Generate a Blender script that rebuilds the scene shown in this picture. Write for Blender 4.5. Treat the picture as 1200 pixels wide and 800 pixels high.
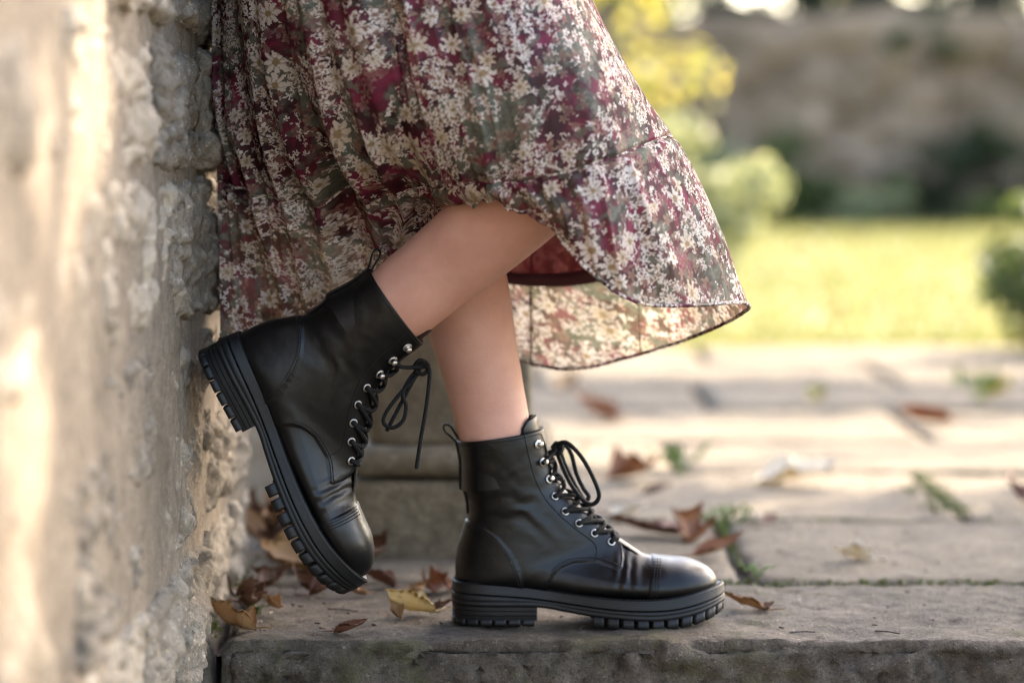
import bpy, math, random
import numpy as np
from mathutils import Vector, Matrix
from mathutils.bvhtree import BVHTree

for o in list(bpy.data.objects):
    bpy.data.objects.remove(o)
random.seed(7)
RNG = np.random.default_rng(7)
S = bpy.context.scene
COL = S.collection
R = math.radians

# ------------------------------------------------------------------ camera
CAM_H, PITCH, FPX = 0.510, R(4.24), 2833.0          # FPX: focal length in photo pixels (1200 wide)
cam_d = bpy.data.cameras.new('camera')
cam = bpy.data.objects.new('camera', cam_d)
COL.objects.link(cam)
cam.location = (0, 0, CAM_H)
cam.rotation_euler = (R(90) - PITCH, 0, 0)
cam_d.sensor_width = 36.0
cam_d.lens = 85.0
cam_d.clip_start = 0.05
cam_d.clip_end = 600
cam_d.dof.use_dof = True
cam_d.dof.focus_distance = 2.55
cam_d.dof.aperture_fstop = 2.2
S.camera = cam

# ------------------------------------------------------------------ sky, sun, exposure
SUN_EL, SUN_AZ = R(36), R(42)                        # azimuth measured from +Y (view direction) towards +X
W = bpy.data.worlds.new('World')
S.world = W
W.use_nodes = True
wn = W.node_tree
bg = wn.nodes['Background']
sky = wn.nodes.new('ShaderNodeTexSky')
sky.sky_type = 'NISHITA'
sky.sun_disc = False
sky.sun_elevation = SUN_EL
sky.sun_rotation = SUN_AZ
sky.air_density = 1.0
sky.dust_density = 2.5
sky.ozone_density = 0.6
wn.links.new(sky.outputs[0], bg.inputs[0])
bg.inputs[1].default_value = 0.15
sl = bpy.data.lights.new('sun', 'SUN')
sl.energy = 3.9
sl.angle = R(0.53)
sl.color = (1.0, 0.87, 0.68)
sun = bpy.data.objects.new('sun', sl)
COL.objects.link(sun)
SUN_DIR = Vector((math.sin(SUN_AZ) * math.cos(SUN_EL), math.cos(SUN_AZ) * math.cos(SUN_EL), math.sin(SUN_EL)))
sun.rotation_euler = SUN_DIR.to_track_quat('Z', 'Y').to_euler()
sun.location = SUN_DIR * 30
S.render.engine = 'CYCLES'
S.view_settings.view_transform = 'Standard'
S.view_settings.look = 'None'
S.view_settings.gamma = 1.0
S.view_settings.exposure = 2.88
S.view_settings.use_white_balance = True
S.view_settings.white_balance_temperature = 6700
S.view_settings.white_balance_tint = 11
S.cycles.use_denoising = True
S.cycles.denoising_prefilter = 'ACCURATE'
S.cycles.pixel_filter_type = 'BLACKMAN_HARRIS'
S.cycles.filter_width = 1.2
S.cycles.max_bounces = 10
S.cycles.diffuse_bounces = 5
S.cycles.transparent_max_bounces = 24
S.cycles.sample_clamp_indirect = 6.0

# ------------------------------------------------------------------ helpers
CP, SP = math.cos(PITCH), math.sin(PITCH)


def P(px, py, y):
    """point on the pixel's ray at world distance y"""
    a, b = (px - 600.0) / FPX, (400.0 - py) / FPX
    dy, dz = CP + b * SP, b * CP - SP
    return Vector((a / dy * y, y, CAM_H + dz / dy * y))


def G(px, py, z=0.0):
    """point where the pixel's ray meets the level z"""
    a, b = (px - 600.0) / FPX, (400.0 - py) / FPX
    dy, dz = CP + b * SP, b * CP - SP
    t = (z - CAM_H) / dz
    return Vector((a * t, dy * t, z))


def _hash(ix, iy, iz, seed):
    n = (ix * 374761393 + iy * 668265263 + iz * 2147483647 + seed * 1274126177) & 0xFFFFFFFF
    n = ((n ^ (n >> 13)) * 1274126177) & 0xFFFFFFFF
    n = (n ^ (n >> 16)) & 0xFFFFFFFF
    return n / 4294967295.0


def noise(p, seed=0):
    """value noise in -1..1, p (...,3)"""
    p = np.asarray(p, float)
    i = np.floor(p).astype(np.int64)
    f = p - i
    f = f * f * f * (f * (f * 6 - 15) + 10)
    out = 0
    for dx in (0, 1):
        for dy in (0, 1):
            for dz in (0, 1):
                w = (f[..., 0] if dx else 1 - f[..., 0]) * (f[..., 1] if dy else 1 - f[..., 1]) * (f[..., 2] if dz else 1 - f[..., 2])
                out = out + w * _hash(i[..., 0] + dx, i[..., 1] + dy, i[..., 2] + dz, seed)
    return out * 2 - 1


def fbm(p, oct=4, seed=0, gain=0.5):
    a, s, t = 1.0, 0, 0
    p = np.asarray(p, float)
    for k in range(oct):
        s = s + a * noise(p * (2.03 ** k) + 17.3 * k, seed + k)
        t += a
        a *= gain
    return s / t


def smooth(x, a, b):
    t = np.clip((x - a) / (b - a), 0, 1)
    return t * t * (3 - 2 * t)


def mesh_np(name, v, faces, smooth_shade=True, uv=None):
    """faces: (n,k) int array or list of such arrays"""
    me = bpy.data.meshes.new(name)
    v = np.asarray(v, np.float32).reshape(-1, 3)
    fl = faces if isinstance(faces, list) else [faces]
    fl = [np.asarray(f, np.int32) for f in fl if len(f)]
    loops = np.concatenate([f.ravel() for f in fl])
    sizes = np.concatenate([np.full(len(f), f.shape[1], np.int32) for f in fl])
    starts = np.concatenate([[0], np.cumsum(sizes)[:-1]]).astype(np.int32)
    me.vertices.add(len(v))
    me.vertices.foreach_set('co', v.ravel())
    me.loops.add(len(loops))
    me.loops.foreach_set('vertex_index', loops)
    me.polygons.add(len(sizes))
    me.polygons.foreach_set('loop_start', starts)
    if smooth_shade:
        me.polygons.foreach_set('use_smooth', np.ones(len(sizes), bool))
    if uv is not None:
        l = me.uv_layers.new(name='UVMap')
        l.data.foreach_set('uv', np.asarray(uv, np.float32)[loops].ravel())
    me.update(calc_edges=True)
    me.validate()
    return me


def grid_faces(n, m, cu=False, cv=False, off=0):
    i = np.arange(n if cu else n - 1)
    j = np.arange(m if cv else m - 1)
    I, J = np.meshgrid(i, j, indexing='ij')
    I2, J2 = (I + 1) % n, (J + 1) % m
    return np.stack([I * m + J, I2 * m + J, I2 * m + J2, I * m + J2], -1).reshape(-1, 4) + off


def link(name, me, mat=None, parent=None, keep=False):
    o = bpy.data.objects.new(name, me)
    COL.objects.link(o)
    if mat is not None and me is not None and len(me.materials) == 0:
        me.materials.append(mat)
    if parent is not None:
        o.parent = parent
        if keep:
            o.matrix_parent_inverse = parent.matrix_basis.inverted()
    return o


def tag(o, label=None, cat=None, group=None, kind=None):
    if label: o['label'] = label
    if cat: o['category'] = cat
    if group: o['group'] = group
    if kind: o['kind'] = kind
    return o


def empty(name, loc=(0, 0, 0)):
    o = bpy.data.objects.new(name, None)
    o.empty_display_size = 0.05
    o.location = loc
    COL.objects.link(o)
    return o


def cr(pts, n, closed=False):
    """Catmull-Rom through pts (k,d), n samples"""
    p = np.asarray(pts, float)
    k = len(p)
    t = np.linspace(0, k if closed else k - 1, n, endpoint=not closed)
    i = np.minimum(np.floor(t).astype(int), (k - 1) if closed else (k - 2))
    f = (t - i)[:, None]
    def g(j):
        if closed:
            return p[j % k]
        q = p[np.clip(j, 0, k - 1)].copy()
        q[j < 0] = 2 * p[0] - p[1]
        q[j > k - 1] = 2 * p[-1] - p[-2]
        return q
    a, b, c, d = g(i - 1), g(i), g(i + 1), g(i + 2)
    return 0.5 * ((2 * b) + (-a + c) * f + (2 * a - 5 * b + 4 * c - d) * f ** 2 + (-a + 3 * b - 3 * c + d) * f ** 3)


def tube_np(path, r, seg=8, closed=False):
    """verts, faces of a tube along path (n,3); r scalar or (n,)"""
    p = np.asarray(path, float)
    n = len(p)
    r = np.broadcast_to(np.asarray(r, float), (n,))
    t = np.roll(p, -1, 0) - np.roll(p, 1, 0)
    if not closed:
        t[0], t[-1] = p[1] - p[0], p[-1] - p[-2]
    t /= np.linalg.norm(t, axis=1)[:, None] + 1e-12
    u = np.cross(t[0], [0.3, 0.5, 0.8])
    u /= np.linalg.norm(u)
    V = []
    for i in range(n):
        u = u - t[i] * np.dot(u, t[i])
        u /= np.linalg.norm(u) + 1e-12
        w = np.cross(t[i], u)
        a = np.linspace(0, 2 * np.pi, seg, endpoint=False)[:, None]
        V.append(p[i] + r[i] * (np.cos(a) * u + np.sin(a) * w))
    V = np.concatenate(V)
    F = [grid_faces(n, seg, closed, True)]
    if not closed:
        F.append(np.array([list(range(seg))[::-1]]))
        F.append(np.array([[(n - 1) * seg + k for k in range(seg)]]))
    return V, F


def join_np(parts):
    """list of (V, [F...]) -> (V, [F...])"""
    V, F, off = [], [], 0
    for v, fl in parts:
        V.append(np.asarray(v).reshape(-1, 3))
        for f in (fl if isinstance(fl, list) else [fl]):
            F.append(np.asarray(f) + off)
        off += len(V[-1])
    by = {}
    for f in F:
        by.setdefault(f.shape[1], []).append(f)
    return np.concatenate(V), [np.concatenate(x) for x in by.values()]


# ------------------------------------------------------------------ material helpers
class NT:
    def __init__(self, name):
        self.m = bpy.data.materials.new(name)
        self.m.use_nodes = True
        self.t = self.m.node_tree
        self.b = self.t.nodes['Principled BSDF']
        self.out = self.t.nodes['Material Output']

    def n(self, typ, **kw):
        nd = self.t.nodes.new('ShaderNode' + typ)
        for k, v in kw.items():
            setattr(nd, k, v)
        return nd

    def put(self, sock, v):
        if isinstance(v, bpy.types.NodeSocket):
            self.t.links.new(v, sock)
        elif v is not None:
            if isinstance(v, (tuple, list)) and len(v) == 3 and sock.type == 'RGBA':
                v = (*v, 1)
            sock.default_value = v

    def math(self, op, a, b=None, c=None, clamp=False):
        nd = self.n('Math', operation=op, use_clamp=clamp)
        for s, v in zip(nd.inputs, (a, b, c)):
            self.put(s, v)
        return nd.outputs[0]

    def vm(self, op, a, b=None, out=0):
        nd = self.n('VectorMath', operation=op)
        self.put(nd.inputs[0], a)
        if b is not None:
            if op == 'SCALE':
                self.put(nd.inputs['Scale'], b)
            else:
                self.put(nd.inputs[1], b)
        return nd.outputs[out]

    def mix(self, f, a, b, blend='MIX'):
        nd = self.n('Mix', data_type='RGBA', blend_type=blend)
        self.put(nd.inputs[0], f)
        self.put(nd.inputs[6], a)
        self.put(nd.inputs[7], b)
        return nd.outputs[2]

    def noise(self, vec, scale, detail=4, rough=0.55, dist=0.0, col=False):
        nd = self.n('TexNoise')
        self.put(nd.inputs['Vector'], vec)
        nd.inputs['Scale'].default_value = scale
        nd.inputs['Detail'].default_value = detail
        nd.inputs['Roughness'].default_value = rough
        nd.inputs['Distortion'].default_value = dist
        return nd.outputs['Color' if col else 'Fac']

    def vor(self, vec, scale, feature='F1', rnd=1.0, dims='3D'):
        nd = self.n('TexVoronoi', feature=feature, voronoi_dimensions=dims)
        self.put(nd.inputs['Vector'], vec)
        nd.inputs['Scale'].default_value = scale
        nd.inputs['Randomness'].default_value = rnd
        return nd

    def ramp(self, f, stops, interp='LINEAR'):
        nd = self.n('ValToRGB')
        nd.color_ramp.interpolation = interp
        e = nd.color_ramp.elements
        while len(e) < len(stops):
            e.new(0.5)
        for k, (p, c) in enumerate(stops):
            e[k].position = p
            e[k].color = (*c, 1) if len(c) == 3 else c
        self.put(nd.inputs[0], f)
        return nd.outputs[0]

    def step(self, f, a, b):
        nd = self.n('MapRange', interpolation_type='SMOOTHSTEP')
        self.put(nd.inputs[0], f)
        nd.inputs[1].default_value = a
        nd.inputs[2].default_value = b
        return nd.outputs[0]

    def bump(self, h, strength=0.5, dist=0.002, normal=None):
        nd = self.n('Bump')
        nd.inputs['Strength'].default_value = strength
        nd.inputs['Distance'].default_value = dist
        self.put(nd.inputs['Height'], h)
        if normal is not None:
            self.put(nd.inputs['Normal'], normal)
        return nd.outputs[0]

    def set(self, **kw):
        names = dict(color='Base Color', rough='Roughness', metal='Metallic', normal='Normal', spec='Specular IOR Level',
                     coat='Coat Weight', coat_rough='Coat Roughness', sheen='Sheen Weight', sss='Subsurface Weight')
        for k, v in kw.items():
            self.put(self.b.inputs[names[k]], v)
        return self.m

    def obj(self):
        return self.n('TexCoord').outputs['Object']

    def pos(self):
        return self.n('NewGeometry').outputs['Position']

    def island(self):
        return self.n('NewGeometry').outputs['Random Per Island']

    def rnd(self):
        return self.n('ObjectInfo').outputs['Random']


def stone_mat(name, light, mid, dark, lichen=None, moss=None, lichen_amt=0.62, moss_amt=0.6, scale=1.0, bump=1.0, vary=0.35):
    t = NT(name)
    v = t.pos()
    a = t.noise(v, 9 * scale, 6, 0.62, 0.4)
    b = t.noise(v, 46 * scale, 6, 0.7)
    c = t.noise(v, 240 * scale, 5, 0.75)
    col = t.ramp(a, [(0.32, dark), (0.48, mid), (0.66, light)])
    col = t.mix(0.55, col, t.ramp(b, [(0.34, dark), (0.5, mid), (0.66, light)]))
    col = t.mix(t.math('MULTIPLY', t.step(c, 0.5, 0.66), 0.7), col, tuple(x * 0.35 for x in dark))
    col = t.mix(t.math('MULTIPLY', t.step(t.noise(v, 160 * scale, 3, 0.6), 0.6, 0.7), 0.6), col, tuple(min(.8, x * 1.7) for x in light))
    if lichen:
        l = t.step(t.noise(v, 21 * scale, 8, 0.72, 0.8), lichen_amt, lichen_amt + 0.07)
        col = t.mix(t.math('MULTIPLY', l, 0.75), col, lichen)
    if moss:
        l = t.step(t.noise(t.vm('ADD', v, (3.1, 1.7, 9.2)), 7 * scale, 7, 0.7, 0.5), moss_amt, moss_amt + 0.12)
        col = t.mix(t.math('MULTIPLY', l, 0.7), col, moss)
    st = t.step(t.noise(t.vm('ADD', v, (11.3, 4.1, 2.2)), 3.7 * scale, 8, .72, .9), .46, .62)
    col = t.mix(t.math('MULTIPLY', st, .45), col, tuple(x * .8 for x in dark))
    r = t.rnd()
    col = t.mix(vary, col, t.mix(r, tuple(x * 0.55 for x in dark), tuple(min(0.8, x * 1.15) for x in light)), 'MIX')
    hgt = t.math('ADD', t.math('MULTIPLY', b, 0.6), t.math('ADD', t.math('MULTIPLY', c, 0.35), t.math('MULTIPLY', t.noise(v, 700 * scale, 2), 0.12)))
    n = t.bump(hgt, 0.9 * bump, 0.007 / scale)
    return t.set(color=col, rough=0.88, normal=n, spec=0.25)


M = {}
M['wall_stone'] = stone_mat('wall_stone', (.47, .385, .285), (.25, .205, .155), (.06, .05, .04), lichen=(.56, .50, .41), lichen_amt=.60,
                            moss=(.16, .12, .05), moss_amt=.66)
M['mortar'] = stone_mat('mortar', (.45, .36, .26), (.28, .22, .16), (.08, .062, .045), lichen=(.54, .46, .36), bump=1.3)
M['slab'] = stone_mat('slab', (.245, .195, .135), (.165, .130, .09), (.06, .046, .032), lichen=(.30, .255, .19), lichen_amt=.62, bump=1.7, vary=.2)
M['step'] = stone_mat('step', (.225, .18, .135), (.135, .107, .08), (.035, .028, .02), lichen=(.28, .25, .20), lichen_amt=.66,
                      moss=(.085, .08, .028), moss_amt=.52, bump=2.0, vary=.12)
M['pedestal'] = stone_mat('pedestal', (.25, .20, .13), (.15, .12, .078), (.06, .047, .03), lichen=(.30, .25, .17), lichen_amt=.62, bump=.8, vary=.1)
M['back_wall'] = stone_mat('back_wall', (.46, .32, .21), (.25, .17, .11), (.06, .042, .027), lichen=(.52, .39, .28), lichen_amt=.54, moss=(.06, .07, .02), moss_amt=.56, scale=.1)

t = NT('soil')
M['soil'] = t.set(color=t.ramp(t.noise(t.pos(), 40, 6, .7), [(.3, (.02, .014, .009)), (.7, (.085, .062, .04))]), rough=.95,
                  normal=t.bump(t.noise(t.pos(), 120, 5), 1, .01))


def leather_mat():
    t = NT('black_leather')
    v = t.obj()
    grain = t.vor(v, 900, 'F1').outputs['Distance']
    big = t.noise(v, 38, 5, .6, .6)
    stretch = t.n('Mapping')
    t.put(stretch.inputs[0], v)
    stretch.inputs['Scale'].default_value = (20, 20, 42)
    stretch.inputs['Rotation'].default_value = (0, .5, 0)
    cre = t.noise(stretch.outputs[0], 1.0, 5, .6, 1.2)
    h = t.math('ADD', t.math('MULTIPLY', cre, .4), t.math('ADD', t.math('MULTIPLY', big, .35), t.math('MULTIPLY', grain, .10)))
    n = t.bump(h, .20, .0022)
    rough = t.math('ADD', .22, t.math('MULTIPLY', t.noise(v, 55, 5, .65), .28))
    scuff = t.step(t.noise(stretch.outputs[0], 3.1, 6, .75), .66, .74)
    col = t.mix(t.math('MULTIPLY', scuff, .22), (.0022, .0021, .0022), (.04, .04, .04))
    return t.set(color=col, rough=rough, normal=n, spec=.30)


M['leather'] = leather_mat()
t = NT('black_rubber')
v = t.obj()
dust = t.step(t.noise(v, 60, 7, .75), .56, .75)
M['rubber'] = t.set(color=t.mix(t.math('MULTIPLY', dust, .3), (.0045, .0043, .0043), (.045, .04, .034)), rough=.5, spec=.32,
                    normal=t.bump(t.noise(v, 420, 4), .25, .001))
t = NT('lace_cord')
wv = t.n('TexWave', wave_type='BANDS', bands_direction='DIAGONAL')
t.put(wv.inputs['Vector'], t.obj())
wv.inputs['Scale'].default_value = 260
M['lace'] = t.set(color=t.mix(wv.outputs[1], (.003, .003, .003), (.010, .0095, .0095)), rough=.75, normal=t.bump(wv.outputs[1], .6, .0008), spec=.2)
t = NT('thread')
M['thread'] = t.set(color=(.007, .0068, .0066), rough=.6, spec=.25)
t = NT('nickel')
M['nickel'] = t.set(color=(.55, .52, .48), metal=1.0, rough=t.math('ADD', .28, t.math('MULTIPLY', t.noise(t.obj(), 500, 3), .2)))
t = NT('hole_shade_disc')
M['hole_disc'] = t.set(color=(.004, .004, .004), rough=.9)

t = NT('skin')
v = t.pos()
fre = t.step(t.vor(v, 210).outputs['Distance'], .10, .02)
fre = t.math('MULTIPLY', fre, t.step(t.noise(v, 33, 3), .5, .68))
col = t.ramp(t.noise(v, 16, 5, .6), [(.3, (.44, .215, .15)), (.55, (.52, .27, .195)), (.75, (.57, .31, .23))])
col = t.mix(t.math('MULTIPLY', fre, .8), col, (.25, .10, .055))
pore = t.math('ADD', t.vor(v, 1150).outputs['Distance'], t.math('MULTIPLY', t.noise(v, 300, 3), .8))
t.set(color=col, rough=.5, sss=.12, normal=t.bump(pore, .3, .0010), spec=.4)
t.b.inputs['Subsurface Radius'].default_value = (.012, .005, .003)
t.b.inputs['Subsurface Scale'].default_value = 1.0
M['skin'] = t.m


def floral(name, sheer=.12, dark=1.0, trans=.42):
    t = NT(name)
    uvn = t.n('UVMap')
    uv0 = uvn.outputs[0]
    wob = t.vm('SCALE', t.vm('SUBTRACT', t.noise(uv0, 190, 3, .6, col=True), (.5, .5, .5)), .0075)
    uv = t.vm('ADD', uv0, wob)

    def flowers(scale, rad, n, pres, off, k=1400., inner=.6):
        p = t.vm('ADD', uv, (off, off * .37, 0))
        vo = t.vor(p, scale, 'F1', .95, '2D')
        d = t.vm('SUBTRACT', p, vo.outputs['Position'])
        sx = t.n('SeparateXYZ')
        t.put(sx.inputs[0], d)
        sc = t.n('SeparateColor')
        t.put(sc.inputs[0], vo.outputs['Color'])
        r = t.vm('LENGTH', d, out=1)
        ang = t.math('ARCTAN2', sx.outputs[1], sx.outputs[0])
        cs = t.math('COSINE', t.math('ADD', t.math('MULTIPLY', ang, n), t.math('MULTIPLY', sc.outputs[0], 40.)))
        rr = t.math('MULTIPLY', rad, t.math('ADD', .6, t.math('MULTIPLY', sc.outputs[1], .8)))
        edge = t.math('SUBTRACT', t.math('MULTIPLY', rr, t.math('ADD', inner + .1, t.math('MULTIPLY', cs, .9 - inner))), r)
        m = t.math('MULTIPLY', edge, k, clamp=True)
        if isinstance(pres, float):
            pm = t.math('LESS_THAN', sc.outputs[2], pres)
        else:
            pm = t.math('GREATER_THAN', pres, t.math('ADD', .38, t.math('MULTIPLY', sc.outputs[2], .25)))
        return t.math('MULTIPLY', m, pm), t.math('DIVIDE', r, rr), cs, sc.outputs[0], sc.outputs[1]

    q = dark
    base = t.ramp(t.noise(uv, 26, 4, .6, .5), [(.3, (.010 * q, .003 * q, .005 * q)), (.47, (.055 * q, .006 * q, .014 * q)), (.6, (.17 * q, .012 * q, .042 * q)), (.78, (.27 * q, .022 * q, .07 * q))])
    gm = t.step(t.noise(t.vm('ADD', uv, (7.7, 2.2, 0)), 17, 3, .6, .6), .5, .58)
    gcol = t.ramp(t.noise(uv, 150, 4, .7), [(.3, (.055, .06, .045)), (.6, (.15, .155, .12)), (.8, (.24, .24, .19))])
    col = t.mix(gm, base, gcol)
    m, r, cs, a, b = flowers(58, .012, 2., .5, 1.3, inner=.45)
    col = t.mix(t.math('MULTIPLY', m, .8), col, t.mix(a, (.035, .03, .024), (.15, .15, .105)))
    m, r, cs, a, b = flowers(85, .0075, 5., .5, 4.1)
    col = t.mix(t.math('MULTIPLY', m, .6), col, t.mix(t.step(r, .1, .8), t.mix(a, (.16, .03, .05), (.30, .16, .11)), t.mix(a, (.36, .19, .17), (.40, .30, .20))))
    clus = t.noise(t.vm('ADD', uv, (1.9, 8.1, 0)), 18, 3, .6)
    m, r, cs, a, b = flowers(185, .0044, 4., t.math('SUBTRACT', clus, .065), 2.7, k=2200., inner=.5)
    col = t.mix(m, col, t.mix(a, (.60, .48, .41), (.76, .69, .62)))
    clus2 = t.noise(t.vm('ADD', uv, (5.3, 3.3, 0)), 15, 3, .6)
    m, r, cs, a, b = flowers(120, .0064, 5., t.math('SUBTRACT', clus2, .07), 6.2, k=2000.)
    c2 = t.mix(t.step(r, .15, .45), (.22, .13, .075), t.mix(a, (.66, .54, .47), (.78, .71, .63)))
    col = t.mix(m, col, c2)
    m, r, cs, a, b = flowers(40, .0112, 8., .26, 9.4, k=1600., inner=.68)
    pet = t.mix(a, (.58, .46, .33), (.70, .62, .55))
    pet = t.mix(t.math('MULTIPLY', t.step(cs, .2, -.9), .55), pet, (.26, .17, .12))
    pet = t.mix(t.step(r, .3, .2), pet, (.30, .2, .1))
    col = t.mix(m, col, pet)
    # fine weave and dark outline flecks
    fle = t.step(t.noise(uv, 420, 3, .7), .57, .68)
    col = t.mix(t.math('MULTIPLY', fle, .45), col, (.04, .012, .016))
    dif = t.n('BsdfDiffuse')
    trn = t.n('BsdfTranslucent')
    tra = t.n('BsdfTransparent')
    gl = t.n('BsdfGlossy')
    gl.inputs['Roughness'].default_value = .5
    t.put(gl.inputs['Color'], (.5, .5, .5))
    nb = t.bump(t.math('ADD', t.noise(uv0, 95, 4, .6, .8), t.math('MULTIPLY', t.noise(uv0, 900, 2), .25)), .35, .003)
    for b_ in (dif, trn, gl):
        t.put(b_.inputs['Normal'], nb)
    t.put(dif.inputs[0], col)
    t.put(trn.inputs[0], t.mix(.10, col, (.80, .68, .46)))
    t.put(tra.inputs[0], (.95, .88, .78))
    m1 = t.n('MixShader'); m1.inputs[0].default_value = trans
    t.put(m1.inputs[1], dif.outputs[0]); t.put(m1.inputs[2], trn.outputs[0])
    m2 = t.n('MixShader'); m2.inputs[0].default_value = .04
    t.put(m2.inputs[1], m1.outputs[0]); t.put(m2.inputs[2], gl.outputs[0])
    m3 = t.n('MixShader'); m3.inputs[0].default_value = sheer
    t.put(m3.inputs[1], m2.outputs[0]); t.put(m3.inputs[2], tra.outputs[0])
    t.put(t.out.inputs[0], m3.outputs[0])
    return t.m


M['floral'] = floral('floral_chiffon', .10, 1.0, .36)
M['floral_hem'] = floral('floral_hem', .0, .6, .08)
t = NT('maroon_lining')
dif = t.n('BsdfDiffuse'); trn = t.n('BsdfTranslucent'); tra = t.n('BsdfTransparent')
lc = t.mix(t.noise(t.pos(), 60, 3), (.075, .012, .02), (.12, .02, .032))
t.put(dif.inputs[0], lc); t.put(trn.inputs[0], (.075, .013, .02)); t.put(tra.inputs[0], (.55, .22, .22))
m1 = t.n('MixShader'); m1.inputs[0].default_value = .4
t.put(m1.inputs[1], dif.outputs[0]); t.put(m1.inputs[2], trn.outputs[0])
m2 = t.n('MixShader'); m2.inputs[0].default_value = .18
t.put(m2.inputs[1], m1.outputs[0]); t.put(m2.inputs[2], tra.outputs[0])
t.put(t.out.inputs[0], m2.outputs[0])
M['lining'] = t.m
t = NT('maroon_binding')
M['binding'] = t.set(color=(.055, .009, .015), rough=.7)


def leaf_mat(name, c1, c2, trans=.4, island=True, rough=.5, spots=None):
    t = NT(name)
    r = t.island() if island else t.noise(t.obj(), 60, 5, .65)
    col = t.mix(r, c1, c2)
    if spots:
        col = t.mix(t.step(t.noise(t.obj(), 130, 5, .7), .55, .7), col, spots)
    t.set(color=col, rough=rough, spec=.35)
    trn = t.n('BsdfTranslucent')
    t.put(trn.inputs[0], t.mix(.5, col, t.vm('MULTIPLY', col, (1.7, 1.5, 1.0))))
    m1 = t.n('MixShader'); m1.inputs[0].default_value = trans
    t.put(m1.inputs[1], t.b.outputs[0]); t.put(m1.inputs[2], trn.outputs[0])
    t.put(t.out.inputs[0], m1.outputs[0])
    return t.m


M['leaf_green'] = leaf_mat('leaf_green', (.035, .06, .016), (.10, .13, .035))
M['leaf_dark'] = leaf_mat('leaf_dark', (.018, .028, .010), (.05, .065, .022))
M['leaf_yellow'] = leaf_mat('leaf_yellow', (.20, .22, .05), (.42, .36, .09), .5)
M['leaf_pale'] = leaf_mat('leaf_pale', (.12, .15, .07), (.30, .32, .18), .45)
M['grass'] = leaf_mat('grass', (.07, .095, .025), (.23, .215, .075), .42)
M['weed'] = leaf_mat('weed', (.08, .15, .025), (.16, .24, .05), .4)
M['moss'] = leaf_mat('moss', (.05, .07, .015), (.11, .13, .03), .2)
M['white_petal_and_glint'] = leaf_mat('white_petal_and_glint', (.7, .68, .6), (.8, .78, .72), .3)  # petal white, reused as glint colour for some lawn leaves
M['dry_tan'] = leaf_mat('dry_tan', (.24, .125, .05), (.40, .24, .11), .2, False, .5, (.12, .05, .02))
M['dry_brown'] = leaf_mat('dry_brown', (.075, .032, .016), (.15, .07, .036), .15, False, .5, (.035, .016, .01))
M['dry_orange'] = leaf_mat('dry_orange', (.20, .075, .03), (.30, .135, .06), .25, False, .5, (.13, .04, .016))
M['dry_red'] = leaf_mat('dry_red', (.12, .045, .025), (.19, .085, .05), .2, False, .5, (.07, .022, .014))
M['dry_pale'] = leaf_mat('dry_pale', (.48, .37, .17), (.58, .48, .26), .25, False, .5, (.30, .19, .07))
M['dry_cream'] = leaf_mat('dry_cream', (.52, .46, .36), (.62, .56, .45), .25, False, .5, (.36, .28, .18))
t = NT('bark')
M['bark'] = t.set(color=t.ramp(t.noise(t.obj(), 14, 6, .7), [(.3, (.03, .024, .018)), (.7, (.13, .10, .075))]), rough=.9, normal=t.bump(t.noise(t.obj(), 30, 5), 1, .02))
t = NT('lawn_ground')
M['lawn'] = t.set(color=t.ramp(t.noise(t.pos(), 1.3, 7, .7), [(.34, (.055, .07, .02)), (.5, (.15, .155, .05)), (.66, (.29, .25, .11))]), rough=.9,
                  normal=t.bump(t.noise(t.pos(), 60, 4), 1, .03))
t = NT('far_ground')
M['ground'] = t.set(color=t.ramp(t.noise(t.pos(), .6, 6, .7), [(.3, (.07, .06, .04)), (.7, (.14, .12, .08))]), rough=.95)


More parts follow.
